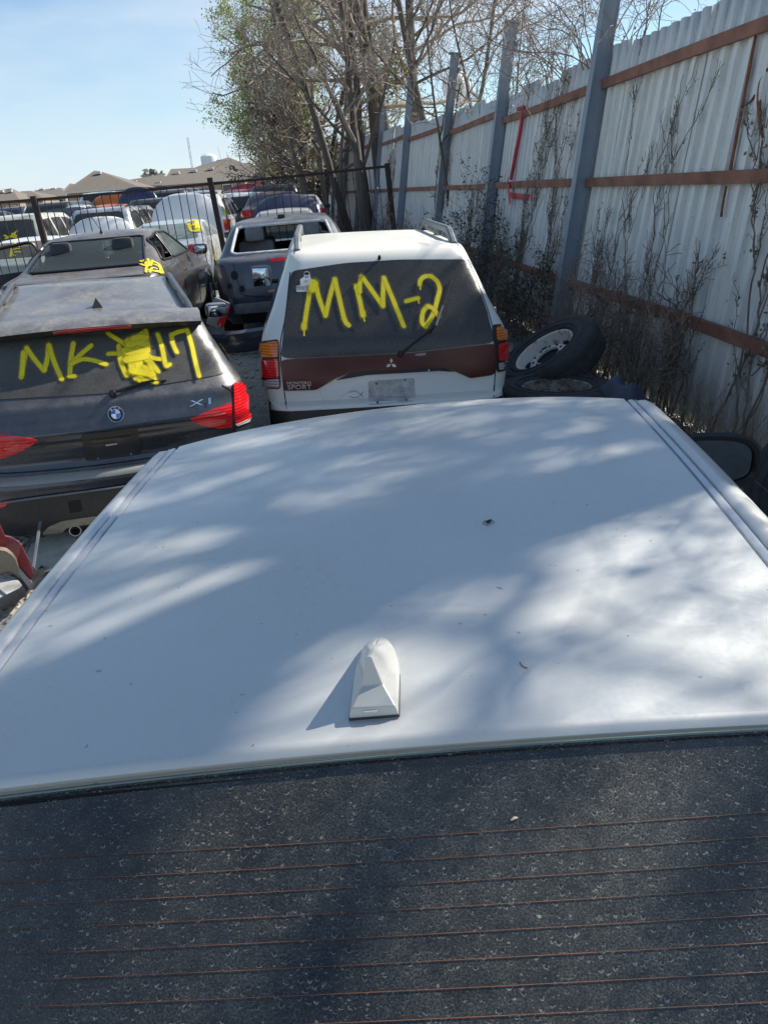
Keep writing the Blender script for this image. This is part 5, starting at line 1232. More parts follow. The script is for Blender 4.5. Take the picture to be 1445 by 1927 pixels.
# brush growing over the top of the wall between the first two posts
def brush(label, spots, seed):
    rng = random.Random(seed); root = empty('dry_brush', label, 'brush', tuple(wallp(12, 3, -.1))); out, tips = [], []
    for y, z, ln in spots:
        for _ in range(6):
            grow(rng, wallp(y+rng.gauss(0, .25), z, -.06), Vector((rng.gauss(-.1, .35), rng.gauss(0, .4), 1)), ln*rng.uniform(.6, 1.1), .010, 0, dict(levels=2, kids=[6, 4], start=[.2, .2], angle=[(25, 70), (25, 70)], ratio=[(.3, .6), (.3, .6)], wander=[.16, .2, .25], lift=[-.02, -.03, -.02], rmin=.003, seg=5), out, tips)
    branch_mesh(out, 0, 0, root, 'stem', TWIGB); branch_mesh(out, 1, 9, root, 'twigs', TWIG); leaf_mesh(rng, tips, root, 'dead_leaves', DRYL, 1, .04, .03, 0, .5)
brush('dry leafless brush arching over the wall top between the first two posts', [(10.0, 3.0, 2.3), (10.6, 3.1, 2.2), (11.2, 3.0, 2.0), (11.9, 3.1, 1.9), (12.6, 3.0, 1.5)], 3)
brush('thin twigs arching over the wall just right of the first post', [(8.9, 3.1, 1.2)], 13)
brush('dry twiggy brush arching over the wall beside the silver sedan', [(2.35, 3.1, 1.9), (2.9, 3.1, 2.0), (3.5, 3.1, 2.0)], 23)
def shrub(name, label, base, h, n, seed, leafm, per, frac, size=.045, stemm=BARKD, cat='shrub', spread=.35):
    rng = random.Random(seed); root = empty(name, label, cat, base); out, tips = [], []
    for _ in range(n):
        grow(rng, Vector(base)+Vector((rng.gauss(0, spread*.5), rng.gauss(0, spread), 0)), Vector((rng.gauss(-.05, .22), rng.gauss(0, .25), 1)), h*rng.uniform(.6, 1.1), .010, 0, dict(levels=2, kids=[8, 5], start=[.2, .15], angle=[(20, 55), (20, 60)], ratio=[(.25, .45), (.3, .6)], wander=[.08, .14, .2], lift=[.02, .02, .0], rmin=.003, seg=3), out, tips)
    if name == 'sapling': branch_mesh(out, 0, 9, root, 'stem', stemm)
    else: branch_mesh(out, 0, 0, root, 'stem', stemm); branch_mesh(out, 1, 9, root, 'twigs', stemm)
    if per: leaf_mesh(rng, tips, root, 'leaves', leafm, per, size, .03, 0, frac)
    return root
GREENL = leafmat('dull_green_leaves', (.022, .036, .018), (.04, .058, .028), (.07, .085, .04), .2)
shrub('green_shrub', 'dull green shrub at the foot of the capped post', (2.75, 13.4, 0), 1.9, 16, 1, GREENL, 3, .8)
shrub('green_shrub', 'low green shrub at the foot of the first post', (2.85, 10.1, 0), 1.25, 16, 2, GREENL, 3, .6)
shrub('dry_bush', 'dark tangled dry bush between the white off-roader and the wall', (2.6, 11.6, 0), 1.3, 16, 3, DRYL, 2, .5)
shrub('dry_bush', 'grey brown dry weeds with seed heads behind the truck tyres', (2.75, 7.9, 0), 1.25, 16, 4, DRYL, 1, .35, .03, TWIGB, 'weeds')
shrub('dry_bush', 'tall brown dry weeds right of the truck tyres', (2.85, 7.0, 0), 1.15, 14, 5, DRYL, 1, .35, .03, TWIGB, 'weeds')
shrub('dry_bush', 'low tangle of dry weeds at the far wall foot', (2.3, 20.5, 0), 1.3, 20, 6, DRYL, 2, .4, .05, TWIGB, 'weeds', .9)
shrub('dry_bush', 'dark brushwood at the wall foot behind the fence end', (1.7, 26, 0), 1.3, 14, 7, DRYL, 1, .4, .06, BARKD, 'weeds', 1.4)
shrub('dry_bush', 'dense brushwood under the trees beyond the iron fence', (.5, 31, 0), 1.7, 18, 17, DRYL, 2, .4, .07, TWIGB, 'weeds', 1.6)
shrub('sapling', 'single dark bare sapling in front of the nearest wall bay', tuple(Vector((2.86, 5.75, 0))), 1.9, 1, 8, DRYL, 0, 0, stemm=BARKD, cat='sapling', spread=.02)
shrub('sapling', 'second bare sapling with forked twigs right of the tyres', tuple(Vector((2.8, 6.5, 0))), 1.55, 2, 9, DRYL, 0, 0, stemm=BARKD, cat='sapling', spread=.05)
def weeds():
    rng = random.Random(77); mb = MB()
    for i in range(1500):
        y = 3.0+13*rng.random()**1.4; x = wx(y)-.08-abs(rng.gauss(0, .30)); h = rng.uniform(.12, .55)*(1.25 if x > 2.6 else .8); p = Vector((x, y, gz(x, y)-.01)); d = Vector((rng.gauss(-.05, .3), rng.gauss(0, .3), 1))
        pts = [p, p+d*h*.5, p+d*h+Vector((rng.gauss(0, .08), rng.gauss(0, .08), -rng.random()*.12))]
        mb.tube(pts, [.0035, .0028, .0015], 3, False)
    o = mb.build('dry_grass', leafmat('straw', (.10, .08, .055), (.19, .155, .11), (.30, .26, .19), .1), None, False); struct(o, 'stuff'); tag(o, 'dry straw coloured grass along the foot of the wall', 'grass')
    V, F = [], []
    for i in range(2200):
        y = 2.6+9*rng.random(); x = wx(y)-.05-abs(rng.gauss(0, .45)); p = Vector((x, y, gz(x, y)+.004+.04*rng.random())); a = rng.uniform(0, 6.28); s = rng.uniform(.012, .035); b = len(V)
        V += [p+Vector((s*math.cos(a+k*1.57), s*math.sin(a+k*1.57)*.6, rng.gauss(0, .008))) for k in range(4)]; F.append((b, b+1, b+2, b+3))
    o = mesh_obj('leaf_litter', V, F, DRYL, None, False); struct(o, 'stuff'); tag(o, 'brown fallen leaves littering the wall foot', 'leaf litter')
weeds()

# ------------------------------------------------------------------ iron fence across the yard
def iron_fence():
    im = plain('rusty_black_iron', (.040, .028, .024), .7, .3, .5, 12)
    yf = 15.0
    A, B, Cc = ony(-260, 398, yf), ony(397, 346, yf), ony(728, 313, yf)
    root = empty('iron_fence', 'rusty black iron bar fence crossing the yard behind the nearest cars', 'fence', (B.x, yf, gz(B.x, yf))); inv = root.matrix_world.inverted()
    def panel(P, Q, seed):
        rng = random.Random(seed); mb = MB(); n = int((Q-P).length/.142)
        for i in range(1, n):
            t = i/n; p = P.lerp(Q, t); lean = rng.gauss(-.012, .012); b = Vector((p.x+.04, yf, gz(p.x, yf)+.12)); mb.tube([inv @ b, inv @ (p+Vector((lean, 0, 0)))], .0095, 4)
        mb.build('bar', im, root, False)['kind'] = 'stuff'
        for dz in (0, -(P.z-.55)):
            r = MB(); r.sweep([inv @ (P+Vector((0, 0, dz))), inv @ (P.lerp(Q, .5)+Vector((0, 0, dz-.012))), inv @ (Q+Vector((0, 0, dz)))], [(-.022, -.022), (.022, -.022), (.022, .022), (-.022, .022)]); r.build('rail', im, root, False)
    D = ony(66, 376, yf)
    panel(A, D, 1); panel(D, B, 2); panel(B+Vector((.05, 0, 0)), Cc, 3)
    for P, e, ln in ((A, .05, .0), (D, .06, -.03), (B, .10, -.10), (Cc, .05, -.08)):
        mb = MB(); z0 = gz(P.x, yf); mb.sweep([inv @ Vector((P.x+.03-ln, yf-.045, z0-.2)), inv @ Vector((P.x, yf-.045, P.z+e))], [(-.045, -.045), (.045, -.045), (.045, .045), (-.045, .045)], Vector((0, 1, 0))); recalc(mb.build('post', im, root, False))
iron_fence()

# ------------------------------------------------------------------ the rows of wrecks beyond the fence
PAINTS = {}
def far_paint(n, col, metallic=.0, dust=.35):
    if n not in PAINTS: PAINTS[n] = paint('far_'+n+'_paint', col, metallic, .3, dust)
    return PAINTS[n]
FARG = darkglass('far_dark_glass', (.02, .022, .025), .2, .1)
BROWNG = darkglass('brown_dusty_glass', (.10, .07, .06), .4, .2, (.25, .21, .18))
def bonnet(c, y, w, h, z0, tilt, mat, top=.75, name='raised_bonnet'):
    mb = MB(); n = 18
    def f(u, v, o=0):
        s = 2*v-1; ww = w*(1-.30*u**3.5); zz = h*u*(1-.16*abs(s)**3.0*(u**1.5)); yb = .10*(1-s*s)*(.4+u)
        return Vector((s*ww, y+zz*math.sin(tilt)-yb-.06*math.sin(math.pi*u)+o, z0+zz*math.cos(tilt)))
    mb.grid(f, n, n); o = recalc(mb.build(name, mat, c.root)); return solidify(o, -.03)
def far(name, label, kind, px, roof, y, L, Wd, H, mat, head=0., glass=None, lamps='red', detail=True, rake=None, group='wrecked cars parked beyond the iron fence', crown=.04, fine=.55, mats=None):
    lv = scale_levels(SEDAN if kind == 'sedan' else SUV, L, Wd, H)
    yr = lv[-1][2]; z = ony(px, roof, y+yr+.25).z-H; x = ony(px, roof, y+yr+.2).x - math.sin(head)*(yr+.2)
    c = Car(name, label, 'car', lv, mat, (x, y), head, z, fine=fine, sub=2, crown=crown, group=group)
    h, w = H, Wd/2; glass = glass or FARG
    top, bot, belt = (.945*h, .755*h, .735*h) if kind == 'sedan' else (.925*h, .65*h, .635*h)
    c.patch('rear_window', rounded([(-.74*w, bot), (.74*w, bot), (.64*w, top), (-.64*w, top)], .12), 'rear', glass, .006, .12)
    if detail:
        for s in (-1, 1):
            if kind == 'sedan': q = [(s*.96*w, .68*h), (s*.62*w, .69*h), (s*.62*w, .58*h), (s*.95*w, .56*h)]
            else: q = [(s*.985*w, .60*h), (s*.84*w, .60*h), (s*.84*w, .44*h), (s*.985*w, .43*h)]
            t = c.patch('tail_light', rounded(q, .15), 'rear', M['red'], .012, .1)
            if lamps == 'amber': c.patch('turn_signal', [(a, b+.0) for a, b in (q[0], q[1], (q[1][0], q[1][1]-.07*h), (q[0][0], q[0][1]-.07*h))], 'rear', M['amber'], .016, .1, t)
        c.patch('plate_recess', rounded([(-.2, .46*h), (.2, .46*h), (.2, .38*h), (-.2, .38*h)], .1), 'rear', M['trim'], .006, .2)
        for s in ('left', 'right'):
            if kind == 'sedan':
                c.patch('side_window', rounded([(.24*L, .76*h), (.29*L, .90*h), (.36*L, .945*h), (.40*L, .945*h), (.41*L, .745*h)], .1), s, glass, .004, .2); c.patch('side_window', rounded([(.425*L, .745*h), (.415*L, .945*h), (.49*L, .93*h), (.62*L, .73*h)], .1), s, glass, .004, .2)
            else:
                c.patch('side_window', rounded([(.075*L, .66*h), (.115*L, .90*h), (.24*L, .92*h), (.24*L, .65*h)], .1), s, glass, .004, .2); c.patch('side_window', rounded([(.265*L, .65*h), (.265*L, .92*h), (.42*L, .92*h), (.42*L, .65*h)], .08), s, glass, .004, .2); c.patch('side_window', rounded([(.44*L, .65*h), (.44*L, .92*h), (.54*L, .90*h), (.70*L, .66*h)], .08), s, glass, .004, .2)
            sx = 1 if s == 'right' else -1; mb = MB(); mb.box((sx*(w+.10), .60*L, .70*h), (.18, .10, .13), None, .03); mb.build('door_mirror', M['trim'], c.root)
        c.wheels((.20*L, .80*L), .31, .31)
    return c.finish()
WHITEP = far_paint('white', (.72, .73, .72), 0, .16); SILV = far_paint('silver', (.50, .51, .52), .4, .2); BLK = far_paint('black', (.016, .017, .019), .2, .35); NAVY = far_paint('navy', (.020, .028, .085), .3, .3); GREYP = far_paint('grey', (.13, .14, .15), .4, .3); REDP = far_paint('red', (.42, .02, .03), .1, .2); ORG = far_paint('orange', (.62, .16, .015), 0, .15); MAR = far_paint('maroon', (.10, .015, .02), .2, .3); BEI = far_paint('cream', (.55, .53, .47), 0, .25)
a = far('white_saloon', 'silver white saloon with raised bonnet and yellow scrawl on its rear window', 'sedan', 322, 414, 16.1, 4.7, 1.80, 1.43, far_paint('pearl', (.60, .62, .62), .25, .12), .03, darkglass('pale_green_glass', (.14, .18, .165), .3, .1, (.34, .38, .35)))
bonnet(a, 3.35, .80, 1.05, .98, R(24), WHITEP)
a.strokes('graffiti', [px2(q, 3.01, 0, 250) for q in ([(1075, 505), (1110, 500), (1115, 550)], [(1070, 520), (1085, 555), (1120, 560)], [(1080, 530), (1120, 520), (1130, 560)])], .09, off=.015, halo=1.6)
a.strokes('paint_streak', [px2(q, 3.01, 0, 250) for q in ([(1195, 610), (1215, 670), (1225, 730)], [(1200, 625), (1212, 690), (1225, 740)])], .07, off=.012, halo=1.7)
b = far('white_saloon', 'white saloon with brown dusty rear window and yellow scrawl at the left edge', 'sedan', 58, 446, 16.3, 4.6, 1.76, 1.43, WHITEP, -.02, BROWNG)
b.strokes('graffiti', [px2(q, 5.16, 0, 300) for q in ([(150, 815), (180, 830), (215, 815)], [(135, 850), (175, 850), (200, 850)], [(125, 885), (160, 875), (200, 870)], [(115, 910), (150, 905), (205, 905)], [(105, 940), (130, 925), (150, 945)], [(130, 830), (115, 900), (110, 950)])], .05, off=.015, halo=1.7)
b = far('white_saloon', 'white saloon behind the dark saloon with its rounded bonnet raised', 'sedan', 150, 440, 17.0, 4.6, 1.76, 1.43, WHITEP, .02)
bonnet(b, 3.2, .80, .85, .98, R(30), WHITEP)
b = far('white_estate', 'cream white estate car with dark rear window and yellow scrawl at the far left', 'suv', 22, 404, 19.5, 4.5, 1.78, 1.62, BEI, .03)
b.strokes('graffiti', [px2(q, 5.16, 0, 300) for q in ([(50, 740), (90, 755), (120, 745)], [(60, 770), (110, 750), (170, 700)], [(110, 750), (165, 760)], [(125, 725), (170, 745)])], .05, off=.015, halo=1.7)
b = far('silver_minivan', 'silver minivan with wide dark rear window beyond the dark saloon', 'suv', 192, 390, 21.5, 4.7, 1.9, 1.62, SILV, .10, lamps='red')
rail_pair(b, (.7, 2.4), lambda y: .60, None, M['trim'], .015, .04)
b = far('white_hatchback', 'white hatchback with orange and red tail light beside the iron fence post', 'suv', 366, 366, 21.6, 4.3, 1.75, 1.62, WHITEP, .04, lamps='amber')
b.strokes('graffiti', [px2(q, 3.6125, 240, 280) for q in ([(640, 395), (665, 430), (680, 455)], [(650, 410), (660, 445)])], .07, off=.02, halo=1.7)
b = far('white_van', 'white van with dark side windows behind the white hatchback', 'suv', 440, 362, 24.5, 4.8, 1.85, 1.75, WHITEP, .06)
b = far('red_car', 'red car with bonnet up beyond the white van', 'sedan', 452, 356, 31, 4.6, 1.8, 1.45, REDP, .05); bonnet(b, 3.2, .85, .85, .98, R(40), REDP)
b = far('blue_saloon', 'dusty silver saloon with a dark blue raised bonnet in front of the wall', 'sedan', 534, 392, 18.2, 4.6, 1.78, 1.43, SILV, .02, darkglass('pale_grey_glass', (.10, .12, .125), .4, .12, (.36, .38, .38))); bonnet(b, 3.2, .86, .86, 1.0, R(34), NAVY)
b = far('dark_suv', 'black off-roader at the far end of the row by the trees', 'suv', 515, 346, 27, 4.6, 1.85, 1.7, BLK, .02)
b = far('maroon_saloon', 'maroon saloon parked in front of the farthest black off-roader', 'sedan', 512, 360, 23, 4.6, 1.78, 1.43, MAR, .02)
b = far('dark_suv', 'black off-roader with open rear behind the raised white bonnet', 'suv', 290, 372, 24.5, 4.6, 1.85, 1.7, BLK, .08)
b = far('grey_suv', 'long grey off-roader in the back row left of the post', 'suv', 318, 356, 31, 5.0, 1.9, 1.75, GREYP, .3)
b = far('silver_saloon', 'silver saloon in the back row right beside the iron post', 'sedan', 383, 358, 29, 4.6, 1.78, 1.43, SILV, .1)
b = far('blue_car', 'dark blue car with bonnet standing upright in the back row', 'sedan', 242, 386, 26.5, 4.5, 1.76, 1.43, NAVY, .05); bonnet(b, 2.9, .72, 1.05, .95, R(12), NAVY)
b = far('orange_car', 'orange car with rounded bonnet up behind the silver minivan', 'sedan', 205, 384, 27.5, 4.5, 1.76, 1.43, ORG, .05); bonnet(b, 2.4, .90, .78, 1.1, R(30), ORG)
b = far('white_van', 'white van with high roof standing behind the orange car', 'suv', 187, 360, 36, 5.0, 1.9, 1.9, WHITEP, .05)
b = far('white_saloon', 'white saloon in the back row left of the silver minivan', 'sedan', 128, 386, 26.5, 4.6, 1.78, 1.43, WHITEP, .12)
b = far('dark_suv', 'black off-roader standing behind the second iron post from the left', 'suv', 92, 380, 27.5, 4.6, 1.85, 1.7, BLK, .1)
b = far('dark_van', 'dark blue van with a row of windows in the far left back row', 'suv', 26, 388, 29.5, 4.8, 1.9, 1.75, NAVY, .55)
b = far('grey_saloon', 'grey saloon in the back row at the far left edge', 'sedan', -40, 398, 25, 4.6, 1.78, 1.43, GREYP, .2)
b = far('white_pickup', 'white off-roader at the very back between two dark ones', 'suv', 352, 356, 36, 4.6, 1.85, 1.7, WHITEP, .1)
b = far('maroon_saloon', 'maroon saloon in the back row at the left beside the black off-roader', 'sedan', 60, 392, 32, 4.6, 1.78, 1.43, MAR, .1)
b = far('silver_saloon', 'silver saloon glimpsed behind the maroon saloon near the trees', 'sedan', 560, 366, 26, 4.5, 1.78, 1.43, SILV, .0)

# ------------------------------------------------------------------ houses, mast, water tank, power pole
ROOF = NB('grey_brown_shingles'); n_ = ROOF.noise(2.2, 5, .7); n2_ = ROOF.noise(.25, 3, .6); ROOF.set(Base_Color=ROOF.mix(ROOF.ramp(n_, .3, .7), (.135, .112, .092), (.19, .162, .137)), Roughness=.9); ROOF = ROOF.m
BRICK = plain('tan_brick', (.30, .22, .16), .9, 0, .2, 3); TRIMW = plain('pale_house_trim', (.55, .52, .47), .7)
def house(label, x0, x1, eave, ridge, y, depth, rx0, rx1, gable=(), vents=(), chim=None):
    """a hip roof given by the photo positions of its eaves and ridge ends, on brick walls"""
    A, B = ony(x0, eave[0], y), ony(x1, eave[1], y); P, Q = ony(rx0, ridge[0], y+depth/2), ony(rx1, ridge[1], y+depth/2)
    z = (A.z+B.z)/2; g = gz(A.x, y); root = empty('house', label, 'house', ((A.x+B.x)/2, y+depth/2, g), 0, 'houses beyond the yard'); inv = root.matrix_world.inverted()
    V = [Vector((A.x, y, z)), Vector((B.x, y, z)), Vector((B.x, y+depth, z)), Vector((A.x, y+depth, z)), Vector((P.x, P.y, P.z)), Vector((Q.x, Q.y, Q.z))]
    rf = mesh_obj('roof', [inv @ v for v in V], [(0, 1, 5, 4), (1, 2, 5), (2, 3, 4, 5), (3, 0, 4), (3, 2, 1, 0)], ROOF, root, False)
    e = .5; w = MB(); w.add([inv @ Vector(q) for q in ((A.x+e, y+e, g), (B.x-e, y+e, g), (B.x-e, y+depth-e, g), (A.x+e, y+depth-e, g), (A.x+e, y+e, z-.003), (B.x-e, y+e, z-.003), (B.x-e, y+depth-e, z-.003), (A.x+e, y+depth-e, z-.003))], [(0, 1, 5, 4), (1, 2, 6, 5), (2, 3, 7, 6), (3, 0, 4, 7)]); w.build('wall', BRICK, root, False)
    f = MB(); f.box(inv @ Vector(((A.x+B.x)/2, y-.03, z-.10)), (B.x-A.x, .06, .2)); f.build('fascia', TRIMW, root, False)
    wd = B.x-A.x
    for i in range(max(2, int(wd/5))):
        cx = A.x+wd*(i+.5)/max(2, int(wd/5)); fr = MB(); fr.box(inv @ Vector((cx, y+e-.04, z-1.45)), (1.5, .1, 1.7)); fo = fr.build('window', TRIMW, root, False); pn = MB(); pn.box(inv @ Vector((cx, y+e-.10, z-1.45)), (1.25, .03, 1.45)); pn.build('pane', FARG, fo, False)
    for vx, vy in vents:
        d = ray(vx, vy); n = (V[1]-V[0]).cross(V[4]-V[0]); t = (V[0]-CAM).dot(n)/d.dot(n); p = CAM+d*t; b = MB(); b.box(inv @ (p+Vector((0, 0, .12))), (.85, .6, .34), None, .05); b.build('roof_vent', TRIMW, rf, False)
    if chim:
        p = ony(chim[0], chim[1], y+depth*.45); b = MB(); b.box(inv @ Vector((p.x, p.y, p.z-1.4)), (.9, .9, 2.8)); b.build('chimney', TRIMW, rf, False)
house('small house with steep pyramid roof and one roof vent', 118, 262, (364, 350), (321, 322), 125, 14, 178, 188, vents=((186, 327),))
house('long low house at the left edge with pale hip ridges', -45, 38, (385, 376), (358, 357), 135, 13, -20, 25, vents=((3, 362), (19, 361)))
house('low house with hip roof second from the left edge', 30, 84, (378, 371), (360, 359), 140, 13, 40, 58)
house('low house with wide roof left of the pyramid roof', 60, 126, (373, 366), (358, 353), 150, 13, 66, 114, vents=((80, 358), (102, 357)))
house('half hidden house peeping out behind the pyramid roof', 118, 160, (360, 357), (345, 346), 165, 12, 132, 138)
house('distant house with several pale roof vents right of the pyramid roof', 232, 330, (352, 346), (338, 328), 150, 16, 245, 306, vents=((254, 343), (275, 342), (292, 340), (299, 345)))
house('large house with long dark hip roof and three roof vents', 305, 466, (347, 334), (318, 313), 120, 16, 322, 418, vents=((333, 327), (365, 323), (397, 319)))
house('tall house with high grey roof and pale chimney pipe behind the long roof', 313, 500, (336, 322), (311, 296), 132, 18, 378, 430, chim=(413, 301))
house('cream gabled house with tall windows near the trees', 452, 516, (338, 332), (309, 306), 128, 16, 440, 470)
house('house glimpsed low between the gabled house and the trees', 490, 560, (336, 330), (305, 309), 145, 15, 482, 520, chim=(485, 303))
# a low far wood along the horizon
def wood():
    rng = random.Random(2); V, F = [], []
    for _ in range(5200):
        px = rng.uniform(-120, 620); y = rng.uniform(330, 420); top = 5+3*math.sin(px*.07)+2.5*math.sin(px*.023+1)+(3 if 255 < px < 330 else 0)
        p = ony(px, 385-.075*px, y); p.z = max(.1, top*rng.random()**.6*1.15); s = rng.uniform(.6, 1.7); b = len(V)
        d = Vector((rng.gauss(0, 1), rng.gauss(0, 1), rng.gauss(0, 1))).normalized(); q = d.orthogonal().normalized()
        V += [p-d*s, p+q*s*.6, p+d*s, p-q*s*.6]; F.append((b, b+1, b+2, b+3))
    o = mesh_obj('far_wood', V, F, leafmat('far_foliage', (.06, .065, .05), (.09, .09, .07), (.12, .11, .09), .1), None, False); struct(o, 'stuff'); tag(o, 'low grey green wood along the horizon behind the houses', 'wood')
wood()
def mast():
    p = ony(364, 330, 330); h = ony(357, 258, 330).z; root = empty('lattice_mast', 'thin grey lattice radio mast rising behind the roofs', 'mast', (p.x, 330, 0)); mb = MB(); g = plain('galvanised', (.30, .33, .37), .6)
    for i in range(3):
        a = 2.09*i; mb.tube([(.45*math.cos(a), .45*math.sin(a), 0), (.3*math.cos(a), .3*math.sin(a), h)], .09, 4)
    k = int(h/1.2)
    for i in range(k):
        a = 2.09*(i % 3); b = 2.09*((i+1) % 3); mb.tube([(.4*math.cos(a), .4*math.sin(a), i*1.2), (.4*math.cos(b), .4*math.sin(b), i*1.2+1.2)], .05, 3)
    mb.build('lattice', g, root, False)
mast()
def tank():
    p = ony(394, 303, 380); z1 = ony(394, 294, 380).z; r = (ony(410, 300, 380)-ony(379, 300, 380)).length/2; root = empty('water_tank', 'white round water tank above the high grey roof', 'water tank', (p.x, 380, 0)); mb = MB()
    T = Matrix.Rotation(R(-90), 4, 'Y'); mb.lathe([(.1, z1+1.2), (r*.6, z1+.9), (r*.97, z1), (r, z1-.5), (r, z1-7), (r*.8, z1-8.5), (r*.2, z1-9.5)], 24, Matrix.Rotation(R(-90), 4, 'Y')); mb.build('tank', plain('pale_tank', (.62, .68, .72), .5), root)
    st = MB(); st.tube([(0, 0, 0), (0, 0, z1-9)], r*.2, 12); st.build('pedestal', plain('pale_tank_leg', (.5, .55, .58), .6), root)
tank()
def pole():
    p = ony(456, 330, 210); h = ony(456, 286, 210).z; root = empty('power_pole', 'wooden power pole with wires behind the roofs', 'power pole', (p.x, 210, 0)); m_ = plain('weathered_pole', (.16, .14, .12), .9)
    mb = MB(); mb.tube([(0, 0, 0), (0, 0, h)], .14, 8); mb.build('pole', m_, root); mb = MB(); mb.box((0, 0, h-.8), (2.4, .12, .14)); mb.build('crossarm', m_, root, False)
    for dx in (-1.1, 1.1):
        mb = MB(); mb.tube([(dx+40*t, 10*t, h-.7-2.5*4*t*(1-t)) for t in np.linspace(0, 1, 12)], .03, 3); mb.build('wire', M['dark'], root, False)
pole()

# ------------------------------------------------------------------ tyres, tarpaulin and scraps by the wall, scraps by the grey hatchback
def truck_tyre(label, ctr, n, R0, rimmat, seed, holes=True, hand=True):
    n = n.normalized(); Q = n.to_track_quat('X', 'Z').to_matrix().to_4x4(); T = Matrix.Translation(ctr) @ Q
    root = bpy.data.objects.new('truck_tyre', None); COL.objects.link(root); root.matrix_world = T; tag(root, label, 'tyre', 'old truck tyres by the wall')
    mb = MB(); w = R0*.27
    mb.lathe([(R0*.56, w*.78), (R0*.60, w*.95), (R0*.74, w*1.06), (R0*.88, w*1.0), (R0*.965, w*.86), (R0, w*.66), (R0, w*.3), (R0*.985, w*.28), (R0*.985, w*.22), (R0, w*.2), (R0, -w*.2), (R0*.985, -w*.22), (R0*.985, -w*.28), (R0, -w*.3), (R0, -w*.66), (R0*.965, -w*.86), (R0*.74, -w*1.05), (R0*.56, -w*.8)], 64)
    for r in (.66, .80):
        mb.tube([(w*1.045, R0*r*math.cos(a), R0*r*math.sin(a)) for a in np.linspace(0, 2*math.pi, 60)], R0*.008, 5, False)
    mb.build('tyre', plain('dusty_rubber', (.046, .046, .047), .85, 0, .35, 14, .2), root)
    rm = MB(); rm.lathe([(R0*.545, w*.70), (R0*.57, w*.80), (R0*.56, w*.86), (R0*.53, w*.80), (R0*.50, w*.45), (R0*.475, w*.10), (R0*.46, -.05*w), (R0*.40, w*.10), (R0*.34, w*.28), (R0*.315, w*.34)], 64); rm.lathe([(R0*.315, w*.34), (R0*.26, w*.37), (R0*.225, w*.36), (R0*.22, w*.2)], 64); ro = rm.build('rim', rimmat, root)
    dk = MB(); dk.lathe([(.001, w*.14), (R0*.225, w*.14)], 40); dk.build('hub_opening', M['dark'], ro)
    for i in range(10):
        a = 2*math.pi*i/10; mb = MB(); c_ = Vector((w*.375, R0*.275*math.cos(a), R0*.275*math.sin(a))); mb.tube([c_-Vector((.02, 0, 0)), c_+Vector((.006, 0, 0))], R0*.023, 10); mb.build('stud_hole', M['dark'], ro)
    if hand:
        for i in range(5):
            a = 2*math.pi*i/5+.35; c_ = Vector((w*.16, R0*.40*math.cos(a), R0*.40*math.sin(a))); nn = Vector((1, .35*math.cos(a), .35*math.sin(a))).normalized(); mb = MB(); mb.tube([c_-nn*.05, c_+nn*.022], R0*.055, 14); mb.build('hand_hole', M['dark'], ro)
k = NB('chipped_white_rim'); n1 = k.noise(9, 6, .7); k.set(Base_Color=k.mix(k.ramp(n1, .56, .66), (.68, .65, .58), (.17, .11, .075)), Roughness=.65); RIMW = k.m
k = NB('rusty_rim'); n1 = k.noise(12, 6, .7); k.set(Base_Color=k.mix(k.ramp(n1, .38, .62), (.36, .33, .29), (.10, .065, .05)), Roughness=.8); RIMR = k.m
def facing(px, py, ratio, minor):   # disc normal from the tilt its ellipse shows
    d = ray(px, py); m_ = (RT*minor[0]-UP*minor[1]).normalized(); m_ = (m_-d*m_.dot(d)).normalized(); return (-d*ratio+m_*math.sqrt(1-ratio*ratio))
t1 = CAM+ray(1034, 676)*7.3; t2 = CAM+ray(1046, 752)*6.6
print('CHECK tyres', t1, t2)
truck_tyre('truck tyre with chipped white ten-hole rim leaning by the wall', t1, facing(1036, 655, .37, (-.52, -.85)), .505, RIMW, 1)
truck_tyre('truck tyre with rusty rim lying flat just beyond the silver roof', t2, facing(1046, 728, .23, (.05, -1)), .50, RIMR, 2, hand=False)
def crumple(name, label, cat, c, sx, sy, sz, mat, seed):
    rng = random.Random(seed); mb = MB(); ph = [rng.uniform(0, 6.28) for _ in range(8)]
    mb.grid(lambda u, v: Vector(c)+Vector((sx*(u-.5)*2*(1+.12*math.sin(7*v+ph[0])), sy*(v-.5)*2*(1+.12*math.sin(6*u+ph[1])), sz*max(0, (math.sin(math.pi*u)*math.sin(math.pi*v))**.6*(.86+.10*math.sin(9*u+5*v+ph[2])+.06*math.sin(17*v-8*u+ph[3]))+.03*math.sin(23*u+ph[4])*math.sin(19*v)))), 34, 34); o = mb.build(name, mat, None, True, 30); tag(o, label, cat); return o
q = onz(1176, 748, .40); crumple('tarpaulin', 'crumpled dark blue tarpaulin between the tyres and the wall', 'tarpaulin', (q.x, q.y, .0), .34, .40, .62, plain('blue_grey_tarp', (.05, .065, .10), .6, 0, .3, 7), 4)
q = onz(1500, 965, .40)
truck_tyre('black tyre standing beside the silver sedan under its mirror', Vector((q.x+.12, q.y, .43)), Vector((-.93, -.25, .22)), .42, plain('dark_steel_rim', (.07, .075, .085), .5), 5, hand=False)
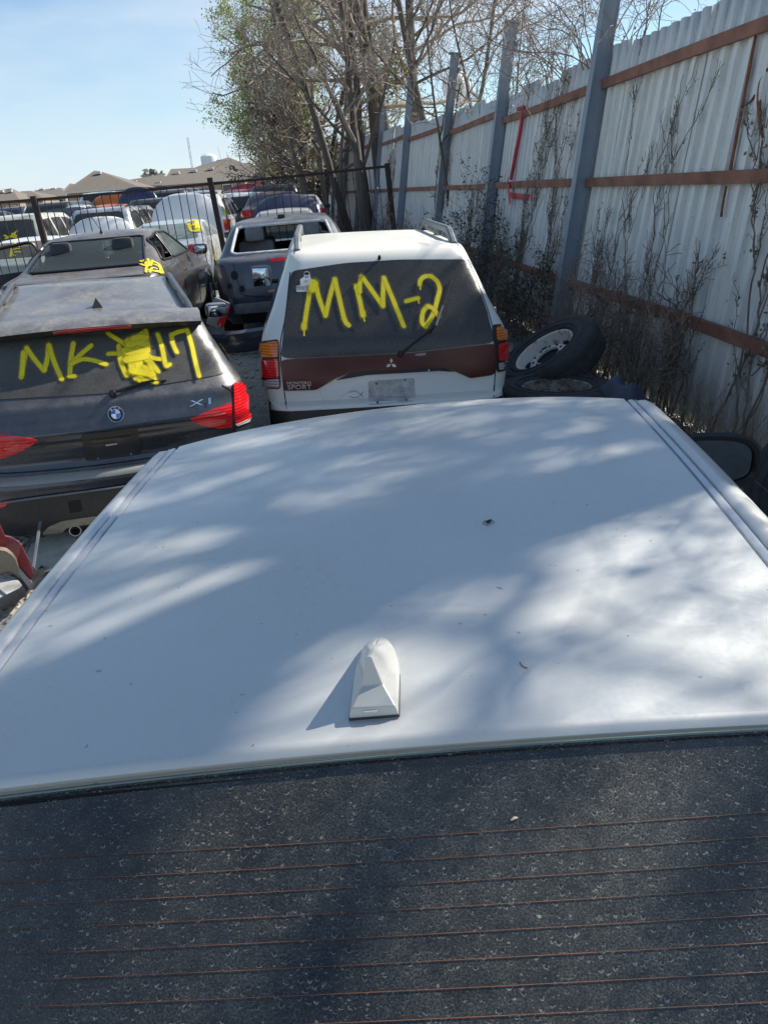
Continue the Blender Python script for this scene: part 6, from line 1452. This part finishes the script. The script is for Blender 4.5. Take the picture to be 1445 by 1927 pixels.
# red wing panel and scraps at the lower left
def wing():
    q = lambda *p: [(x/7.413, 930+y/7.413) for x, y in p]
    P0 = CAM+ray(20, 1040)*3.75; root = empty('red_fender', 'crumpled dull red car fender with torn wheel arch lying at the lower left edge', 'fender', P0); inv = root.matrix_world.inverted()
    k = NB('faded_red_paint'); n = k.noise(14, 6, .7); k.set(Base_Color=k.mix(k.ramp(n, .35, .7), (.36, .020, .030), (.46, .10, .10)), Roughness=.4)
    k2 = NB('pink_scuffed_paint'); n = k2.noise(18, 6, .75); k2.set(Base_Color=k2.mix(k2.ramp(n, .3, .7), (.44, .08, .10), (.56, .27, .27)), Roughness=.55)
    tan = plain('tan_liner', (.40, .31, .22), .6, 0, .2, 9)
    def facet(name, pts, mat, dd=0., t=.008, rnd_=0):
        pts = rounded(pts, .2) if rnd_ else pts
        V = [inv @ (CAM+ray(x, y)*(3.50+.0024*(y-980)+dd+dx*.0)) for (x, y), dx in zip(pts, [0]*len(pts))]
        o = recalc(mesh_obj(name, V, [tuple(range(len(V)))], mat, root, False)); solidify(o, t); return o
    facet('panel', q((-160, 250), (-30, 330), (10, 420), (75, 570), (100, 690), (110, 750), (-160, 680)), k.m, .0)
    facet('panel', q((75, 568), (160, 585), (270, 650), (305, 700), (265, 862), (240, 882), (180, 812), (110, 748)), k2.m, .035, .008)
    facet('panel', q((305, 700), (390, 870), (475, 1095), (440, 1200), (370, 1130), (265, 1000), (240, 882), (265, 862)), k.m, .015)
    facet('torn_edge', q((265, 1000), (370, 1130), (440, 1200), (455, 1230), (410, 1295), (330, 1180), (262, 1085)), plain('bare_panel_edge', (.50, .49, .47), .5), .0, .006)
    facet('arch_liner', q((-160, 790), (0, 730), (90, 745), (170, 800), (230, 880), (265, 1000), (262, 1072), (200, 1050), (120, 1022), (0, 1060), (-160, 1120)), tan, -.05, .02, 1)
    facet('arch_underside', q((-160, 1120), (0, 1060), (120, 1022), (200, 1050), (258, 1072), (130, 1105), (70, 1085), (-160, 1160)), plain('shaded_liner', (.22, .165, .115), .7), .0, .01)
    facet('arch_lip', q((120, 1105), (200, 1090), (330, 1190), (412, 1292), (380, 1340), (320, 1250), (240, 1150)), M['blackplastic'], .02, .01)
wing()
def plate(name, label, cat, poly, z, mat, tilt=(0, 0), t=.012):
    bm = bmesh.new(); c = onz(*poly[0], z); bm.faces.new([bm.verts.new(onz(x, y, z)+Vector((0, 0, (onz(x, y, z).x-c.x)*tilt[0]+(onz(x, y, z).y-c.y)*tilt[1]))) for x, y in poly]); e = bmesh.ops.extrude_face_region(bm, geom=bm.faces[:])
    for v in e['geom']:
        if isinstance(v, bmesh.types.BMVert): v.co.z += t
    bmesh.ops.recalc_face_normals(bm, faces=bm.faces[:]); return tag(bm_obj(name, bm, mat, None, False), label, cat)
plate('broken_panel', 'broken pale grey body panel lying below the dark hatchback bumper', 'panel', [(52, 1048), (62, 1032), (110, 1018), (150, 1020), (140, 1062), (70, 1072)], .10, plain('pale_grey_panel', (.42, .41, .37), .6), (.1, .2))
plate('splinter', 'thin grey trim splinter sticking up under the exhaust pipes', 'splinter', [(62, 1070), (66, 1070), (91, 1027), (86, 1028)], .2, M['greyplastic'], (0, .5))
plate('grey_sheet', 'flat pale grey sheet lying under the red fender', 'sheet', [(-40, 1105), (-5, 1092), (46, 1096), (44, 1112), (-5, 1140), (-40, 1150)], .06, plain('grey_sheet_metal', (.40, .39, .37), .6))
plate('black_strip', 'black plastic strip lying across the gravel at the lower left', 'plastic strip', [(-20, 1160), (-20, 1142), (40, 1112), (66, 1082), (82, 1068), (84, 1076), (50, 1122)], .09, M['blackplastic'], (0, 0), .02)
# specks on the silver car
def on_roof(px, py):
    Mi = SILVER.matrix_world.inverted(); o = Mi @ CAM; d = Mi.to_3x3() @ ray(px, py); t = 0.
    for _ in range(30):
        p = o+d*t; t += (SILVER_Z(p.x, p.y)-p.z)/d.z if abs(d.z) > 1e-6 else 0
    return SILVER.matrix_world @ (o+d*t)
sp = MB(); c_ = on_roof(919, 984); sp.lathe([(.0005, -.005), (.0025, -.003), (.003, 0), (.002, .004), (.0004, .006)], 10, Matrix.Translation(c_+Vector((0, 0, .003))) @ Matrix.Rotation(.4, 4, 'Z'))
for i in range(8):
    a = .4+(i-3.5)*.38+(0 if i < 4 else 1.6); e = Vector((math.cos(a+.8), math.sin(a+.8), 0)); sp.tube([c_+Vector((0, 0, .003)), c_+e*.006+Vector((0, 0, .005)), c_+e*.011], .0005, 3)
tag(sp.build('spider', M['markblack']), 'tiny black spider on the silver roof', 'spider')
tw = MB(); tw.tube([on_roof(*p)+Vector((0, 0, .001)) for p in ((978, 1247), (980, 1252), (985, 1256), (992, 1258))], .0006, 4); tag(tw.build('twig', M['rust']), 'tiny bent twig on the silver roof right of the aerial', 'twig')

pane = [o for o in SILVER.children if o.name.startswith('rear_window')][0]
pb = BVHTree.FromPolygons([SILVER.matrix_world @ v.co for v in pane.data.vertices], [tuple(p.vertices) for p in pane.data.polygons])
def on_pane(px, py): return pb.ray_cast(CAM, ray(px, py))[0]
mb = MB(); mb.tube([on_pane(961, 1545)+Vector((0, 0, .0012)), on_pane(967, 1542)+Vector((0, 0, .0018)), on_pane(974, 1540)+Vector((0, 0, .0012))], [.0008, .0016, .0007], 6)
tag(mb.build('wood_chip', plain('pale_wood', (.68, .58, .42), .8)), 'tiny pale wood chip lying on the dirty rear window', 'wood chip')
